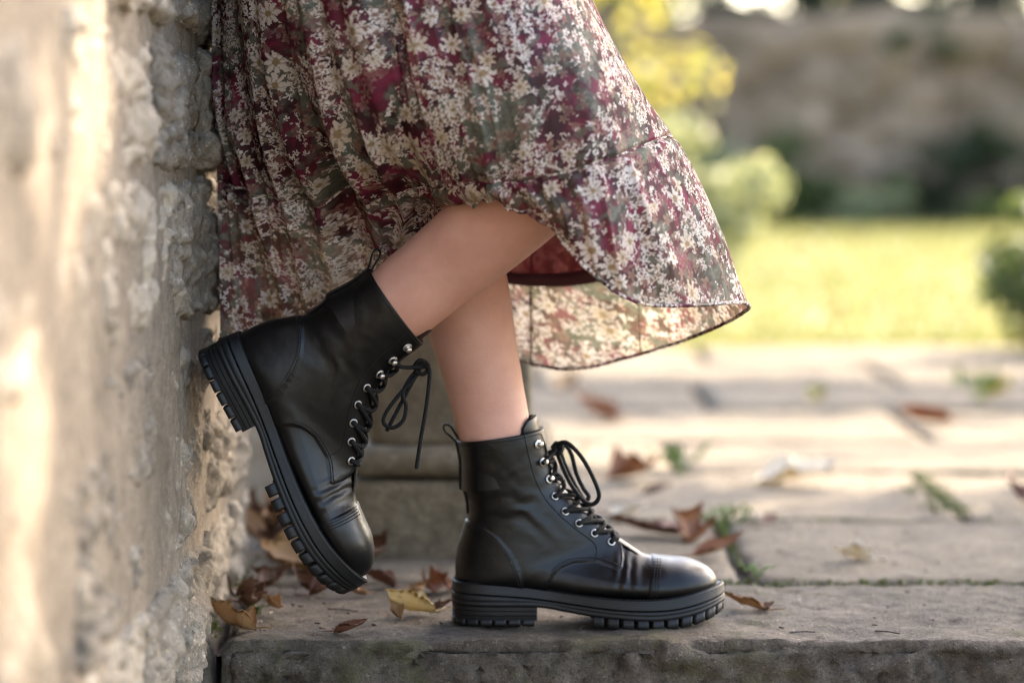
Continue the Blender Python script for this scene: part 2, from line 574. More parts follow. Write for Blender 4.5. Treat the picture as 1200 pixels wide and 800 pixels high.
# ------------------------------------------------------------------ stone blocks
def block_np(size, res, rnd=.012, amp=.006, freq=14., seed=0, origin=(0, 0, 0), chip=0.0, face=None, pits=0.0):
    """rounded, roughened block centred on the origin; noise is sampled at origin + p"""
    hx = np.asarray(size, float) / 2
    V, F, off = [], [], 0
    for ax in range(3):
        u, w = [a for a in range(3) if a != ax]
        nu, nw = max(2, int(round(2 * hx[u] / res)) + 1), max(2, int(round(2 * hx[w] / res)) + 1)
        gu, gw = np.meshgrid(np.linspace(-hx[u], hx[u], nu), np.linspace(-hx[w], hx[w], nw), indexing='ij')
        for s in (-1, 1):
            p = np.zeros((nu, nw, 3))
            p[..., u], p[..., w], p[..., ax] = gu, gw, s * hx[ax]
            V.append(p.reshape(-1, 3))
            f = grid_faces(nu, nw, off=off)
            if (s > 0) == (ax == 1):
                f = f[:, ::-1]
            F.append(f)
            off += nu * nw
    V, F = np.concatenate(V), np.concatenate(F)
    key = np.round(V / (res * .02)).astype(np.int64)
    _, idx, inv = np.unique(key, axis=0, return_index=True, return_inverse=True)
    V, F = V[idx], inv.ravel()[F]
    inner = np.clip(V, -(hx - rnd), hx - rnd)
    n = V - inner
    n /= np.linalg.norm(n, axis=1)[:, None] + 1e-12
    p = inner + rnd * n
    q = p + np.asarray(origin)
    d = amp * (fbm(q * freq, 5, seed, .55) + .45 * fbm(q * freq * 4.1, 3, seed + 9))
    if pits:
        d = d - pits * np.clip(fbm(q * 55, 3, seed + 5) - .12, 0, 1) * 2.2 - pits * .6 * np.clip(fbm(q * np.array([130, 130, 90]), 2, seed + 6), 0, 1)
    if face is not None:
        ax, sg, fa = face
        wgt = np.clip(n[:, ax] * sg, 0, 1)
        rg = 1 - 2 * np.abs(fbm(q * np.array([11, 9, 17]), 4, seed + 61))
        crk = np.exp(-(fbm(q * np.array([14, 10, 22]), 3, seed + 71) / .035) ** 2) + .6 * np.exp(-(fbm(q * np.array([40, 26, 50]), 2, seed + 73) / .04) ** 2)
        d = d - wgt * fa * .55 * crk
        d = d + wgt * fa * (fbm(q * 9, 4, seed + 60) + .7 * rg - .5 + .35 * fbm(q * 60, 3, seed + 62))
    if chip:
        edge = (np.abs(n) > .25).sum(1) >= 2
        d = d - chip * np.clip(fbm(q * 22, 3, seed + 31) + .15, 0, 1) * np.where(edge, 1.0, .12)
    return p + n * d[:, None], F


def block(name, lo, hi, mat, parent=None, res=.012, **kw):
    lo, hi = np.asarray(lo, float), np.asarray(hi, float)
    c = (lo + hi) / 2
    V, F = block_np(hi - lo, res, origin=c, **kw)
    o = link(name, mesh_np(name, V, F), mat, parent, keep=parent is not None)
    o.location = Vector(c)
    return o


def sheet(name, x0, x1, y0, y1, z, mat, nx=2, ny=2, amp=0., freq=1.):
    X, Y = np.meshgrid(np.linspace(x0, x1, nx), np.linspace(y0, y1, ny), indexing='ij')
    Z = np.full_like(X, z)
    if amp:
        Z = Z + amp * fbm(np.stack([X * freq, Y * freq, 0 * X], -1), 4, 3)
    return link(name, mesh_np(name, np.stack([X, Y, Z], -1), grid_faces(nx, ny)), mat)


tag(sheet('ground', -300, 300, -40, 500, -.24, M['ground']), kind='structure')
lawn = tag(sheet('lawn', -30, 30, 6.72, 60, -.012, M['lawn'], 120, 160, .012, 1.7), kind='structure')

# paving: a bed of soil with the slabs laid on it, the front row makes the edge of the step
bed = tag(sheet('paving', -.9, 3.6, 2.62, 6.74, -.03, M['soil'], 60, 60, .004, 9), kind='structure')
XW = -.338                                            # face of the near wall
rows = [(2.547, 2.915, [-.318, 1.55, 3.3]),
        (2.930, 3.425, [-.36, .292, 1.42, 3.3]),
        (3.445, 3.98, [-.36, .66, 1.75, 3.3]),
        (4.0, 4.42, [-.36, .28, 1.05, 2.1, 3.3]),
        (4.44, 5.0, [-.5, -.02, .78, 1.6, 3.3]),
        (5.02, 5.55, [-.5, .42, 1.3, 2.2, 3.3]),
        (5.57, 6.15, [-.5, .05, .9, 1.75, 3.3]),
        (6.17, 6.7, [-.5, .5, 1.4, 2.4, 3.3])]
for k, (y0, y1, xs) in enumerate(rows):
    for j in range(len(xs) - 1):
        g = .004 if k == 0 else random.uniform(.006, .011)
        zt = 0.0 if k < 2 else random.uniform(-.006, .004)
        zb = -.245 if k == 0 else -.07
        o = block('slab', (xs[j] + g, y0, zb), (xs[j + 1] - g, y1, zt), M['step' if k == 0 else 'slab'], bed,
                  res=.0065 if (k == 0 and j == 0) else (.014 if k < 3 else .03), rnd=.014 if k == 0 else .01,
                  amp=.0042 if k == 0 else .0035, freq=12, seed=3 + k, chip=.026 if k == 0 else .008, face=(1, -1, .017) if k == 0 else None, pits=.0022)
        if k:
            o.rotation_euler.z = random.uniform(-.006, .006)
block('slab', (-.62, 2.549, -.245), (-.323, 2.915, -.004), M['step'], bed, res=.01, rnd=.014, amp=.005, freq=14, seed=21, chip=.012, face=(1, -1, .013), pits=.002)

# ------------------------------------------------------------------ rubble wall at the left
WB = np.array([-.70, -1.4, -.24]), np.array([XW - .006, 3.13, 2.7])
core_c = (WB[0] + WB[1]) / 2
Vc, Fc = block_np(WB[1] - WB[0], .028, rnd=.02, amp=.007, freq=16, seed=40, origin=core_c)
wall = link('stone_wall', mesh_np('stone_wall', Vc, Fc), M['mortar'])
wall.location = Vector(core_c)
tag(wall, 'weathered rubble stone wall that the raised boot heel is pressed against', 'wall')
z = -.235
ci = 0
while z < 1.02:
    h = random.uniform(.12, .27)
    # joints line up at the quoin beside the person, free elsewhere
    ys = [3.13, 2.885 + random.uniform(-.03, .03), 2.645 + random.uniform(-.012, .012)]
    while ys[-1] > 1.0:
        ys.append(ys[-1] - random.uniform(.17, .46))
    for a, b in zip(ys[:-1], ys[1:]):
        near = b < 1.75
        pro = random.uniform(-.007, .005)
        if a > 2.8: pro = random.uniform(-.004, .006)
        if b < 2.7 < a and z > .25: pro = .012
        block('stone', (XW - .14, b + .003, z + .003), (XW + pro, a - .003, min(z + h, 1.54) - .003), M['wall_stone'], wall,
              res=.014 if near else .0045, rnd=.016, amp=.0085, freq=15, seed=50 + ci, chip=.012, face=(0, 1, .017), pits=.009)
        ci += 1
    z += h

# ------------------------------------------------------------------ stone pier base behind the boots
ped = empty('stone_pier', (-.08, 3.2, 0))
tag(ped, 'low worn stone pier base with rounded moulding behind the boots', 'pier')
yf = 3.105
block('plinth', (-.215, yf, -.03), (.052, yf + .36, .098), M['pedestal'], ped, res=.008, rnd=.010, amp=.003, freq=15, seed=70, chip=.006)
# moulding: torus profile swept round a rectangle
prof = []
for a in np.linspace(-90, 90, 13):
    prof.append((.004 + .017 * math.cos(R(a)), .104 + .019 + .019 * math.sin(R(a))))
prof = [(-.03, .101)] + prof + [(-.03, .144)]
x0, x1, y0, y1 = -.198, .036, yf + .016, yf + .35
per = []
for (ax, ay), (bx, by) in zip([(x0, y0), (x1, y0), (x1, y1), (x0, y1)], [(x1, y0), (x1, y1), (x0, y1), (x0, y0)]):
    for s in np.linspace(0, 1, 40, endpoint=False):
        per.append((ax + (bx - ax) * s, ay + (by - ay) * s))
cxp, cyp = (x0 + x1) / 2, (y0 + y1) / 2
V = np.zeros((len(per), len(prof), 3))
for i, (x, y) in enumerate(per):
    sx = 1 if abs(x - x1) < 1e-9 else (-1 if abs(x - x0) < 1e-9 else 0)
    sy = 1 if abs(y - y1) < 1e-9 else (-1 if abs(y - y0) < 1e-9 else 0)
    for j, (o_, zz) in enumerate(prof):
        V[i, j] = (x + sx * o_, y + sy * o_, zz)
V[..., :] += (.0025 * fbm(V * 25, 4, 77))[..., None] * np.array([1, 1, .6])
link('moulding', mesh_np('moulding', V.reshape(-1, 3), [grid_faces(len(per), len(prof), True, False)[:, ::-1]]), M['pedestal'], ped, True)
block('shaft', (-.19, yf + .024, .138), (.026, yf + .34, .325), M['pedestal'], ped, res=.008, rnd=.012, amp=.003, freq=15, seed=75, chip=.006)
low = block('added_gap_block', (-.60, 3.62, -.05), (-.235, 3.95, .17), M['wall_stone'], res=.015, rnd=.02, amp=.008, freq=12, seed=81, chip=.01)  # added block, keeps the bright lawn from showing through this gap
tag(low, 'rough stone block added to keep the gap between wall and pier dark', 'stone')

# ------------------------------------------------------------------ garden wall at the far end of the lawn
Vb, Fb = block_np((22, .42, 1.8), .11, rnd=.05, amp=.05, freq=2.2, seed=90, origin=(3, 21.2, .88))
parts = [(Vb + np.array([3, 21.2, .86]), Fb)]
for c_ in range(1100):
    ln, hh = random.uniform(.18, .65), random.uniform(.12, .36)
    ctr = np.array([random.uniform(-7.5, 13.5), 21.0 + random.uniform(-.03, .02), random.uniform(.05, 1.68)])
    vb, fb = block_np((ln, .16, hh), .14, rnd=.04, amp=.05, freq=4, seed=c_, origin=ctr)
    parts.append((vb + ctr, fb))
V, F = join_np(parts)
bw = link('garden_wall', mesh_np('garden_wall', V, F), M['back_wall'])
tag(bw, 'long mossy rubble garden wall across the far end of the lawn', 'wall')


# ------------------------------------------------------------------ foliage
def leaf_cloud(centers, radii, n, size, seed=0, flat=.6, droop=.0):
    """n small folded leaves spread through clumps: (V, F)"""
    g = np.random.default_rng(seed)
    centers = np.asarray(centers, float)
    radii = np.asarray(radii, float)
    w = radii ** 2
    k = g.choice(len(centers), n, p=w / w.sum())
    d = g.normal(size=(n, 3))
    d /= np.linalg.norm(d, axis=1)[:, None]
    rr = radii[k] * g.uniform(.15, 1, n) ** .55
    c = centers[k] + d * rr[:, None] * np.array([1, 1, .85])
    nrm = d * .5 + g.normal(size=(n, 3)) * flat + np.array([0, 0, .5])
    nrm /= np.linalg.norm(nrm, axis=1)[:, None]
    t = np.cross(nrm, g.normal(size=(n, 3)))
    t[:, 2] -= droop
    t /= np.linalg.norm(t, axis=1)[:, None] + 1e-9
    b = np.cross(nrm, t)
    s = size * g.uniform(.6, 1.35, n)[:, None]
    fold = nrm * s * .18
    v = np.stack([c - t * s * .5, c - t * s * .05 + b * s * .3 + fold, c + t * s * .5, c - t * s * .05 - b * s * .3 + fold, c - t * s * .02], 1)
    i = np.arange(n)[:, None] * 5
    f = np.concatenate([i + np.array([[0, 4, 2]]) * 0 + np.array([[0, 4, 1]]), i + np.array([[1, 4, 2]]), i + np.array([[0, 3, 4]]), i + np.array([[4, 3, 2]])])
    return v.reshape(-1, 3), f


def limb(path, r0, r1, seg=8):
    p = cr(path, 14)
    return tube_np(p, np.linspace(r0, r1, 14), seg)


def tree(name, base, height, crown_c, crown_r, nleaf, size, mat, label, seed, clumps=14, trunk_r=.06, group=None, cat='tree'):
    g = np.random.default_rng(seed)
    root = empty(name, base)
    tag(root, label, cat, group)
    b = np.array(base, float)
    cc, crr = np.array(crown_c, float), np.array(crown_r, float)
    cen = cc + g.uniform(-1, 1, (clumps, 3)) * crr * .72
    rad = g.uniform(.30, .52, clumps) * crr.min()
    V, F = leaf_cloud(cen, rad, nleaf, size, seed)
    parts = [limb([b - [0, 0, .05], b * .6 + cc * .4 + [.05, .03, 0], cc], trunk_r, trunk_r * .35)]
    for c in cen[:min(clumps, 22)]:
        s = b * .45 + cc * .55
        parts.append(limb([s, (s + c) / 2 + g.normal(size=3) * crr.min() * .08, c], trunk_r * .4, trunk_r * .08, 6))
    Vt, Ft = join_np(parts)
    link('trunk', mesh_np('trunk', Vt, Ft), M['bark'], root, True)
    link('crown', mesh_np('crown', V, F, False), M[mat], root, True)
    return root


def shrub(name, base, size3, nleaf, leaf, mat, label, seed, clumps=10, group=None, flowers=0, cat='shrub'):
    g = np.random.default_rng(seed)
    root = empty(name, base)
    tag(root, label, cat, group)
    b = np.array(base, float)
    s = np.array(size3, float) / 2
    cen = b + [0, 0, s[2]] + g.uniform(-1, 1, (clumps, 3)) * s * .68
    rad = g.uniform(.38, .62, clumps) * s.min()
    V, F = leaf_cloud(cen, rad, nleaf, leaf, seed)
    link('foliage', mesh_np('foliage', V, F, False), M[mat], root, True)
    parts = [limb([b - [0, 0, .02], b * .6 + c * .4, c], .008, .002, 5) for c in cen]
    Vt, Ft = join_np(parts)
    link('stem', mesh_np('stem', Vt, Ft), M['bark'], root, True)
    for c, r_ in zip(cen[:flowers], rad):
        d = g.normal(size=3); d[1] = -abs(d[1]); d /= np.linalg.norm(d)
        Vf, Ff = leaf_cloud([c + d * r_ * .95], [.018], 26, .018, seed + 3)
        link('flower', mesh_np('flower', Vf, Ff, False), M['white_petal_and_glint'], root, True)
    return root


# tree whose crown shades the step (stands right of the path, out of the picture); its crown has gaps that let spots of sun through
SD = np.array(SUN_DIR)
g = np.random.default_rng(5)
tg = []
for k in range(66):
    tg.append((g.uniform(-.5, 1.35), g.uniform(2.3, 3.75), g.uniform(0, .9)) if k < 48 else (XW, g.uniform(1.2, 2.2), g.uniform(0, .9)))
for k in range(20):
    tg.append((g.uniform(-.6, 2.6), g.uniform(5.1, 5.5), 0))
tg = np.array(tg)
cen = tg + SD * g.uniform(5.6, 7.0, (len(tg), 1))
V, F = leaf_cloud(cen, g.uniform(.30, .46, len(cen)), 20000, .085, 6)
lc_ = V.reshape(-1, 5, 3)[:, 4]
keep = np.ones(len(lc_), bool)
tw = (lc_[:, 0] - XW) / SD[0]
wy, wz = lc_[:, 1] - tw * SD[1], lc_[:, 2] - tw * SD[2]
for (px, py, ry_, rz_) in [(118, 60, .10, .14), (60, 160, .08, .07), (44, 480, .10, .09), (30, 660, .09, .15), (95, 260, .05, .06), (150, 330, .025, .03), (90, 330, .02, .04), (250, 130, .05, .12), (262, 560, .04, .09), (292, 470, .04, .08)]:
    yy = -XW * FPX / (600 - px)
    c_ = P(px, py, yy)
    keep &= ((wy - c_.y) / ry_) ** 2 + ((wz - c_.z) / rz_) ** 2 > 1
ty = (lc_[:, 1] - 2.82) / SD[1]                       # sun on the far side of the hem
hx_, hz_ = lc_[:, 0] - ty * SD[0], lc_[:, 2] - ty * SD[2]
for (px, py, rx_, rz_) in [(715, 385, .12, .06), (830, 335, .06, .06)]:
    c_ = P(px, py, 2.82)
    keep &= (((hx_ - c_.x) / rx_) ** 2 + ((hz_ - c_.z) / rz_) ** 2 > 1) | (g.random(len(hx_)) < .22)
V = V.reshape(-1, 5, 3)[keep].reshape(-1, 3)
n_ = keep.sum()
i_ = np.arange(n_)[:, None] * 5
F = np.concatenate([i_ + np.array([q]) for q in ([0, 4, 1], [1, 4, 2], [0, 3, 4], [4, 3, 2])])
base_ = np.array([cen[:, 0].mean() + .7, cen[:, 1].mean() + .5, -.02])
st_root = empty('shade_tree', base_)
tag(st_root, 'autumn tree beside the paved path whose crown shades the step', 'tree')
fork = np.array([base_[0] - .1, base_[1] - .1, 2.6])
parts = [limb([base_, base_ * .5 + fork * .5 + [.05, 0, 0], fork], .10, .06)]
for c in cen[::4]:
    parts.append(limb([fork - [0, 0, .1], (fork + c) / 2 + g.normal(size=3) * .08, c], .028, .006, 6))
Vt, Ft = join_np(parts)
link('trunk', mesh_np('trunk', Vt, Ft), M['bark'], st_root, True)
link('crown', mesh_np('crown', V, F, False), M['leaf_yellow'], st_root, True)
# foliage seen past the skirt
tree('young_tree', (.22, 9.0, -.02), 2, (.26, 9.0, 1.10), (.68, .5, .52), 900, .06, 'leaf_yellow', 'slender young tree with sunlit yellow green leaves behind the skirt', 11, clumps=16, trunk_r=.025)
for k, (x, y, zc, r_, m, lab) in enumerate([
        (1.0, 25.5, 2.7, 1.3, 'leaf_green', 'broad green tree rising behind the garden wall next to the young tree'),
        (2.9, 24.5, 2.6, 1.2, 'leaf_yellow', 'yellowing tree rising behind the middle of the garden wall'),
        (4.9, 25.0, 2.8, 1.4, 'leaf_dark', 'dark evergreen tree rising behind the garden wall'),
        (6.6, 24.2, 2.5, 1.2, 'leaf_yellow', 'golden tree rising behind the garden wall beyond the flowering shrub')]):
    tree('tree', (x, y, -.1), 6, (x, y, zc + 1.3), (r_ * 1.15, r_, 2.1), 8000, .17, m, lab, 20 + k, clumps=26, trunk_r=.09, group='trees behind the garden wall')
shrub('hedge', (2.6, 23.2, 0), (6.4, .9, 2.5), 15000, .15, 'leaf_dark', 'dark hedge showing above the garden wall', 41, clumps=150, cat='hedge')
shrub('golden_hedge', (7.0, 23.4, 0), (3.4, .9, 2.5), 7000, .15, 'leaf_yellow', 'golden leaved hedge showing above the far end of the garden wall', 43, clumps=80, cat='hedge')
shrub('pale_shrub', (.62, 7.6, -.01), (.48, .40, .72), 1500, .045, 'leaf_pale', 'pale sunlit shrub standing on the lawn edge just past the skirt', 31, flowers=4)
shrub('flowering_shrub', (1.40, 6.45, -.01), (.30, .34, .48), 1500, .034, 'leaf_green', 'green shrub with small white flowers at the edge of the paving', 32, flowers=9, clumps=14)
shrub('wall_shrub', (2.35, 20.3, -.01), (1.0, .7, .85), 900, .09, 'leaf_green', 'green shrub with upright leaves against the garden wall', 33, clumps=12)
shrub('wall_shrub', (3.75, 20.45, -.01), (1.3, .7, 1.05), 1200, .09, 'leaf_dark', 'largest dark green shrub against the garden wall', 34, clumps=14)
shrub('wall_shrub', (1.55, 20.2, -.01), (.9, .7, .7), 700, .09, 'leaf_pale', 'low pale shrub against the garden wall beside the pale lawn shrub', 35, clumps=12)
shrub('wall_shrub', (4.6, 20.4, -.01), (.8, .6, .6), 700, .09, 'leaf_green', 'low green shrub at the wall foot beside the largest dark shrub', 36, clumps=12)
for k, (x, y, w_, h_, m_, lab) in enumerate([
        (2.95, 19.9, .8, .38, 'leaf_pale', 'low pale plants at the wall foot beside the largest dark shrub'),
        (5.4, 19.8, 1.1, .5, 'leaf_yellow', 'yellow green plants at the wall foot past the low green shrub'),
        (1.75, 18.6, .7, .34, 'leaf_pale', 'small pale clump in the lawn before the garden wall'),
        (3.9, 19.3, 1.3, .26, 'leaf_green', 'spreading green plants on the lawn edge before the largest dark shrub'),
        (6.4, 19.6, 1.0, .6, 'leaf_green', 'green bush at the wall foot beneath the golden hedge')]):
    shrub('border_plant', (x, y, -.01), (w_, .6, h_), 700, .08, m_, lab, 60 + k, clumps=14, cat='plant')
ivy = shrub('ivy', (3.55, 20.9, 1.30), (.9, .25, .5), 700, .07, 'leaf_green', 'ivy clump hanging over the top of the garden wall', 37, clumps=12, cat='ivy')

# grass blades standing on the lawn (nobody could count them)
n = 45000
gx = RNG.uniform(-2.2, 5.2, n)
gy = 6.66 + .12 * noise(np.stack([gx * 3, 0 * gx, 0 * gx], -1), 4) + RNG.uniform(0, 1, n) ** 1.7 * 13.5
gz = -.014 + 0 * gx
hh = RNG.uniform(.02, .055, n)
a = RNG.uniform(0, 2 * np.pi, n)
ln = RNG.normal(0, .35, (n, 2)) * hh[:, None]
wd = .0035 + .0003 * gy
V = np.stack([np.stack([gx - np.cos(a) * wd, gy - np.sin(a) * wd, gz], -1), np.stack([gx + np.cos(a) * wd, gy + np.sin(a) * wd, gz], -1),
              np.stack([gx + ln[:, 0], gy + ln[:, 1], gz + hh], -1)], 1).reshape(-1, 3)
gr = link('grass', mesh_np('grass', V, np.arange(3 * n).reshape(-1, 3), False), M['grass'])
tag(gr, 'short sunlit grass covering the lawn', 'grass', kind='stuff')


# ------------------------------------------------------------------ the boot (own frame: x to the toe, z up, heel back at 0)
KB = 0.0003404
KZ = KB * .955


def b2(x, y):
    return np.array([(x - 83) * KB, (740 - y) * KZ])


SEC = [  # back/bottom point, front/top point, half width
    ((104, 122), (381, 80), .0435), ((112, 160), (388, 118), .0430), ((120, 210), (396, 168), .0418), ((127, 270), (412, 225), .0400),
    ((137, 330), (438, 280), .0380), ((139, 375), (475, 322), .0368), ((124, 430), (518, 360), .0370), ((108, 490), (556, 394), .0378),
    ((102, 560), (582, 417), .0388), ((112, 612), (604, 437), .0395), ((180, 622), (624, 453), .0395), ((260, 628), (643, 468), .0392),
    ((360, 636), (662, 482), .0405), ((460, 648), (683, 496), .0435), ((560, 657), (701, 506), .0462), ((640, 662), (717, 512), .0475),
    ((712, 664), (735, 517), .0475), ((770, 660), (790, 524), .0468), ((830, 652), (845, 529), .0432), ((880, 640), (888, 543), .0352),
    ((915, 628), (919, 562), .0248), ((935, 616), (937, 583), .0140), ((943, 606), (944, 598), .0030)]
CAP_I = 16


def poly_sd(pts, poly):
    """signed distance to a closed polygon, negative inside"""
    poly = np.asarray(poly, float)
    d = np.full(len(pts), 1e9)
    ins = np.zeros(len(pts), bool)
    for a, b in zip(poly, np.roll(poly, -1, 0)):
        ab = b - a
        t_ = np.clip(((pts - a) @ ab) / (ab @ ab), 0, 1)
        d = np.minimum(d, np.linalg.norm(pts - a - t_[:, None] * ab, axis=1))
        c = ((a[1] > pts[:, 1]) != (b[1] > pts[:, 1]))
        with np.errstate(divide='ignore', invalid='ignore'):
            xi = a[0] + (pts[:, 1] - a[1]) * ab[0] / ab[1]
        ins ^= c & (pts[:, 0] < xi)
    return np.where(ins, -d, d)


QUARTER_EDGE = [(392, 640), (398, 590), (412, 562), (436, 540), (475, 524), (550, 523), (600, 540), (622, 549), (634, 542), (640, 515), (638, 480), (622, 455)]
COUNTER_EDGE = [(130, 392), (160, 396), (195, 410), (235, 440), (272, 488), (300, 545), (320, 612)]
FACING_STITCH = [(318, 90), (330, 150), (350, 230), (378, 295), (415, 345), (470, 400), (525, 445), (548, 468), (553, 492), (546, 522)]


def build_upper():
    NS, NT_ = 300, 220
    prm = np.array([[*b2(*o), *b2(*i), w] for o, i, w in SEC])
    k = len(SEC)
    # denser sampling by arc length of the front/back mean
    q = cr(prm, NS)
    u = np.linspace(0, k - 1, NS)
    th = np.linspace(0, 2 * np.pi, NT_, endpoint=False)
    O, I, w = q[:, :2], q[:, 2:4], np.maximum(q[:, 4], .0005)
    C, A = (O + I) / 2, (I - O) / 2
    foot = smooth(u, 5, 12)
    pexp = 2.12 + .35 * foot
    cth, sth = np.cos(th), np.sin(th)
    V = np.zeros((NS, NT_, 3))
    for i in range(NS):
        e = 2 / pexp[i]
        s = -np.sign(cth) * np.abs(cth) ** e
        l = np.sign(sth) * np.abs(sth) ** e
        l = l * (1 - (.10 + .10 * foot[i]) * s - .26 * foot[i] * (1 - smooth(u[i], 15, 17)) * np.clip(s + .1, 0, 1))
        V[i, :, 0] = C[i, 0] + A[i, 0] * s
        V[i, :, 2] = C[i, 1] + A[i, 1] * s
        V[i, :, 1] = w[i] * l
    # normals
    du = np.gradient(V, axis=0)
    dv = np.roll(V, -1, 1) - np.roll(V, 1, 1)
    n = np.cross(dv, du)
    n /= np.linalg.norm(n, axis=2)[..., None] + 1e-12
    ctr = np.stack([C[:, 0], 0 * C[:, 0], C[:, 1]], -1)[:, None]
    flip = np.sign((n * (V - ctr)).sum(-1).mean())
    n *= flip
    pf = V[..., [0, 2]].reshape(-1, 2)
    z2 = lambda L: [b2(*p) for p in L]
    quarter = z2(QUARTER_EDGE + [(760, 380), (600, 0), (-80, 0), (-80, 760), (392, 760)])
    counter = z2(COUNTER_EDGE + [(322, 760), (-80, 760), (-80, 392)])
    dq, dc = poly_sd(pf, quarter).reshape(NS, NT_), poly_sd(pf, counter).reshape(NS, NT_)
    U = u[:, None] + 0 * th[None]
    D = .0017 * (1 - smooth(dq, -.0006, .0004))
    D += .0013 * (1 - smooth(dc, -.0007, .0005))
    D += .0015 * smooth(U, CAP_I - .03, CAP_I + .05)
    # front slot between the facings, where the tongue lies
    sl = -np.sign(cth) * np.abs(cth)
    slot = (1 - smooth(np.abs(V[..., 1]), .0085, .0105)) * (sl[None] > 0) * (1 - smooth(U, 8.6, 9.0))
    D -= .0042 * slot
    # creases: at the ankle, over the vamp, soft sag of the shaft
    zx = V[..., 0] / KB + 83
    zy = 740 - V[..., 2] / KZ
    Q = np.stack([zx / 100, V[..., 1] * 22, zy / 100], -1)
    ank = np.exp(-((zy - 345 - .10 * (zx - 250)) / 75) ** 2) * np.exp(-((zx - 300) / 170) ** 2)
    cr1 = np.sin(zy / 13.0 + .35 * zx / 13.0 * np.sin(zx / 130) + 3.2 * fbm(Q * .9, 3, 5))
    D += .0007 * ank * cr1
    sh = np.exp(-((zy - 220) / 110) ** 2)
    D += .0016 * sh * fbm(Q * np.array([.9, .8, 1.1]), 3, 15)
    vam = np.exp(-((zx - 655) / 42) ** 2) * np.exp(-((zy - 560) / 70) ** 2)
    D += .0007 * vam * np.sin((zx + .25 * zy) / 6.5 + 2.5 * fbm(Q * 1.3, 2, 8))
    heel = np.exp(-((zx - 190) / 80) ** 2) * np.exp(-((zy - 520) / 60) ** 2)
    D += .0005 * heel * fbm(Q * 2.0, 3, 22)
    D += .00012 * fbm(Q * 5, 3, 33)
    V = V + n * D[..., None]
    # rolled top edge and inside of the collar
    top, nt = V[0], n[0]
    up = np.array([0., 0, 1])
    rows_ = [top + (-nt) * .0045 - up * .055, top + (-nt) * .0042 - up * .02, top - nt * .0036 - up * .001, top - nt * .0028 + up * .0006, top - nt * .0010 + up * .0008]
    V = np.concatenate([np.stack(rows_), V])
    f = grid_faces(len(V), NT_, False, True)
    if flip > 0:
        f = f[:, ::-1]
    return V, f


UP_V, UP_F = build_upper()
up_me = mesh_np('boot', UP_V.reshape(-1, 3), UP_F)
BVH = BVHTree.FromPolygons([Vector(v) for v in UP_V.reshape(-1, 3)], [list(map(int, f)) for f in UP_F])


def side_hit(x, z, side):
    """point and normal on the leather seen from the side (-1: camera side)"""
    h, n, i, d = BVH.ray_cast(Vector((x, side * .12, z)), Vector((0, -side, 0)))
    if h is None:
        h, n, i, d = BVH.find_nearest(Vector((x, side * .03, z)))
    if n.y * side < 0:
        n = -n
    return np.array(h), np.array(n)


def front_hit(z, y, tilt=.0):
    d = Vector((-1, 0, -tilt)).normalized()
    h, n, i, dd = BVH.ray_cast(Vector((.06, y, z)) - d * .25 + Vector((.0, 0, 0)), d)
    return h


def stitches(curve, side, closed=False, gap=.0026, ln=.0019, r=.00055, lift=.0003):
    """dashes of thread along a curve given in drawing units"""
    c = cr(np.array([b2(*p) for p in curve]), 400)
    s = np.concatenate([[0], np.cumsum(np.linalg.norm(np.diff(c, axis=0), axis=1))])
    parts = []
    for a in np.arange(0, s[-1] - ln, gap):
        pp = []
        for q in (a, a + ln * .5, a + ln):
            x = np.interp(q, s, c[:, 0]); zz = np.interp(q, s, c[:, 1])
            h, n = side_hit(x, zz, side)
            pp.append(h + n * (lift if q != a + ln * .5 else lift + .00035))
        parts.append(tube_np(np.array(pp), r, 5))
    return parts


def offset_curve(curve, d):
    c = np.array(curve, float)
    t_ = np.gradient(c, axis=0)
    t_ /= np.linalg.norm(t_, axis=1)[:, None]
    return c + np.stack([-t_[:, 1], t_[:, 0]], 1) * d


def ring_np(c, n, R_, r_, seg=20, ms=8):
    n = n / np.linalg.norm(n)
    u = np.cross(n, [0, 0, 1.0]); u /= np.linalg.norm(u)
    w = np.cross(n, u)
    a = np.linspace(0, 2 * np.pi, seg, endpoint=False)
    path = c + R_ * (np.cos(a)[:, None] * u + np.sin(a)[:, None] * w)
    return tube_np(path, r_, ms, True)


def dome_np(c, n, prof, seg=18):
    """revolve (radius, height) round n"""
    n = n / np.linalg.norm(n)
    u = np.cross(n, [0, 0, 1.0]); u /= np.linalg.norm(u)
    w = np.cross(n, u)
    a = np.linspace(0, 2 * np.pi, seg, endpoint=False)[None, :, None]
    V = c + np.array([[[r_ for r_, _ in prof]]]).reshape(-1, 1, 1) * (np.cos(a) * u + np.sin(a) * w) + np.array([h_ for _, h_ in prof]).reshape(-1, 1, 1) * n
    return V.reshape(-1, 3), [grid_faces(len(prof), seg, False, True)]


# sole outline in plan
OUT = [(83, 0), (88, .015), (103, .0265), (140, .0345), (200, .0385), (300, .0380), (400, .0378), (480, .0418), (560, .0472), (650, .0520), (720, .0528),
       (790, .0505), (850, .0452), (900, .0362), (938, .0245), (962, .0125), (972, 0)]
_o = [((x - 83) * KB, -w) for x, w in OUT] + [((x - 83) * KB, w) for x, w in OUT[-2:0:-1]]
_c = cr(np.array(_o), 1200, True)
_s = np.concatenate([[0], np.cumsum(np.linalg.norm(np.diff(np.vstack([_c, _c[:1]]), axis=0), axis=1))])
SOLE_LEN = _s[-1]


def outline(s):
    s = np.asarray(s) % SOLE_LEN
    cc = np.vstack([_c, _c[:1]])
    return np.stack([np.interp(s, _s, cc[:, 0]), np.interp(s, _s, cc[:, 1])], -1)


def outline_n(s):
    d = outline(np.asarray(s) + .0008) - outline(np.asarray(s) - .0008)
    d /= np.linalg.norm(d, axis=-1)[..., None]
    return np.stack([d[..., 1], -d[..., 0]], -1)      # outward for this winding


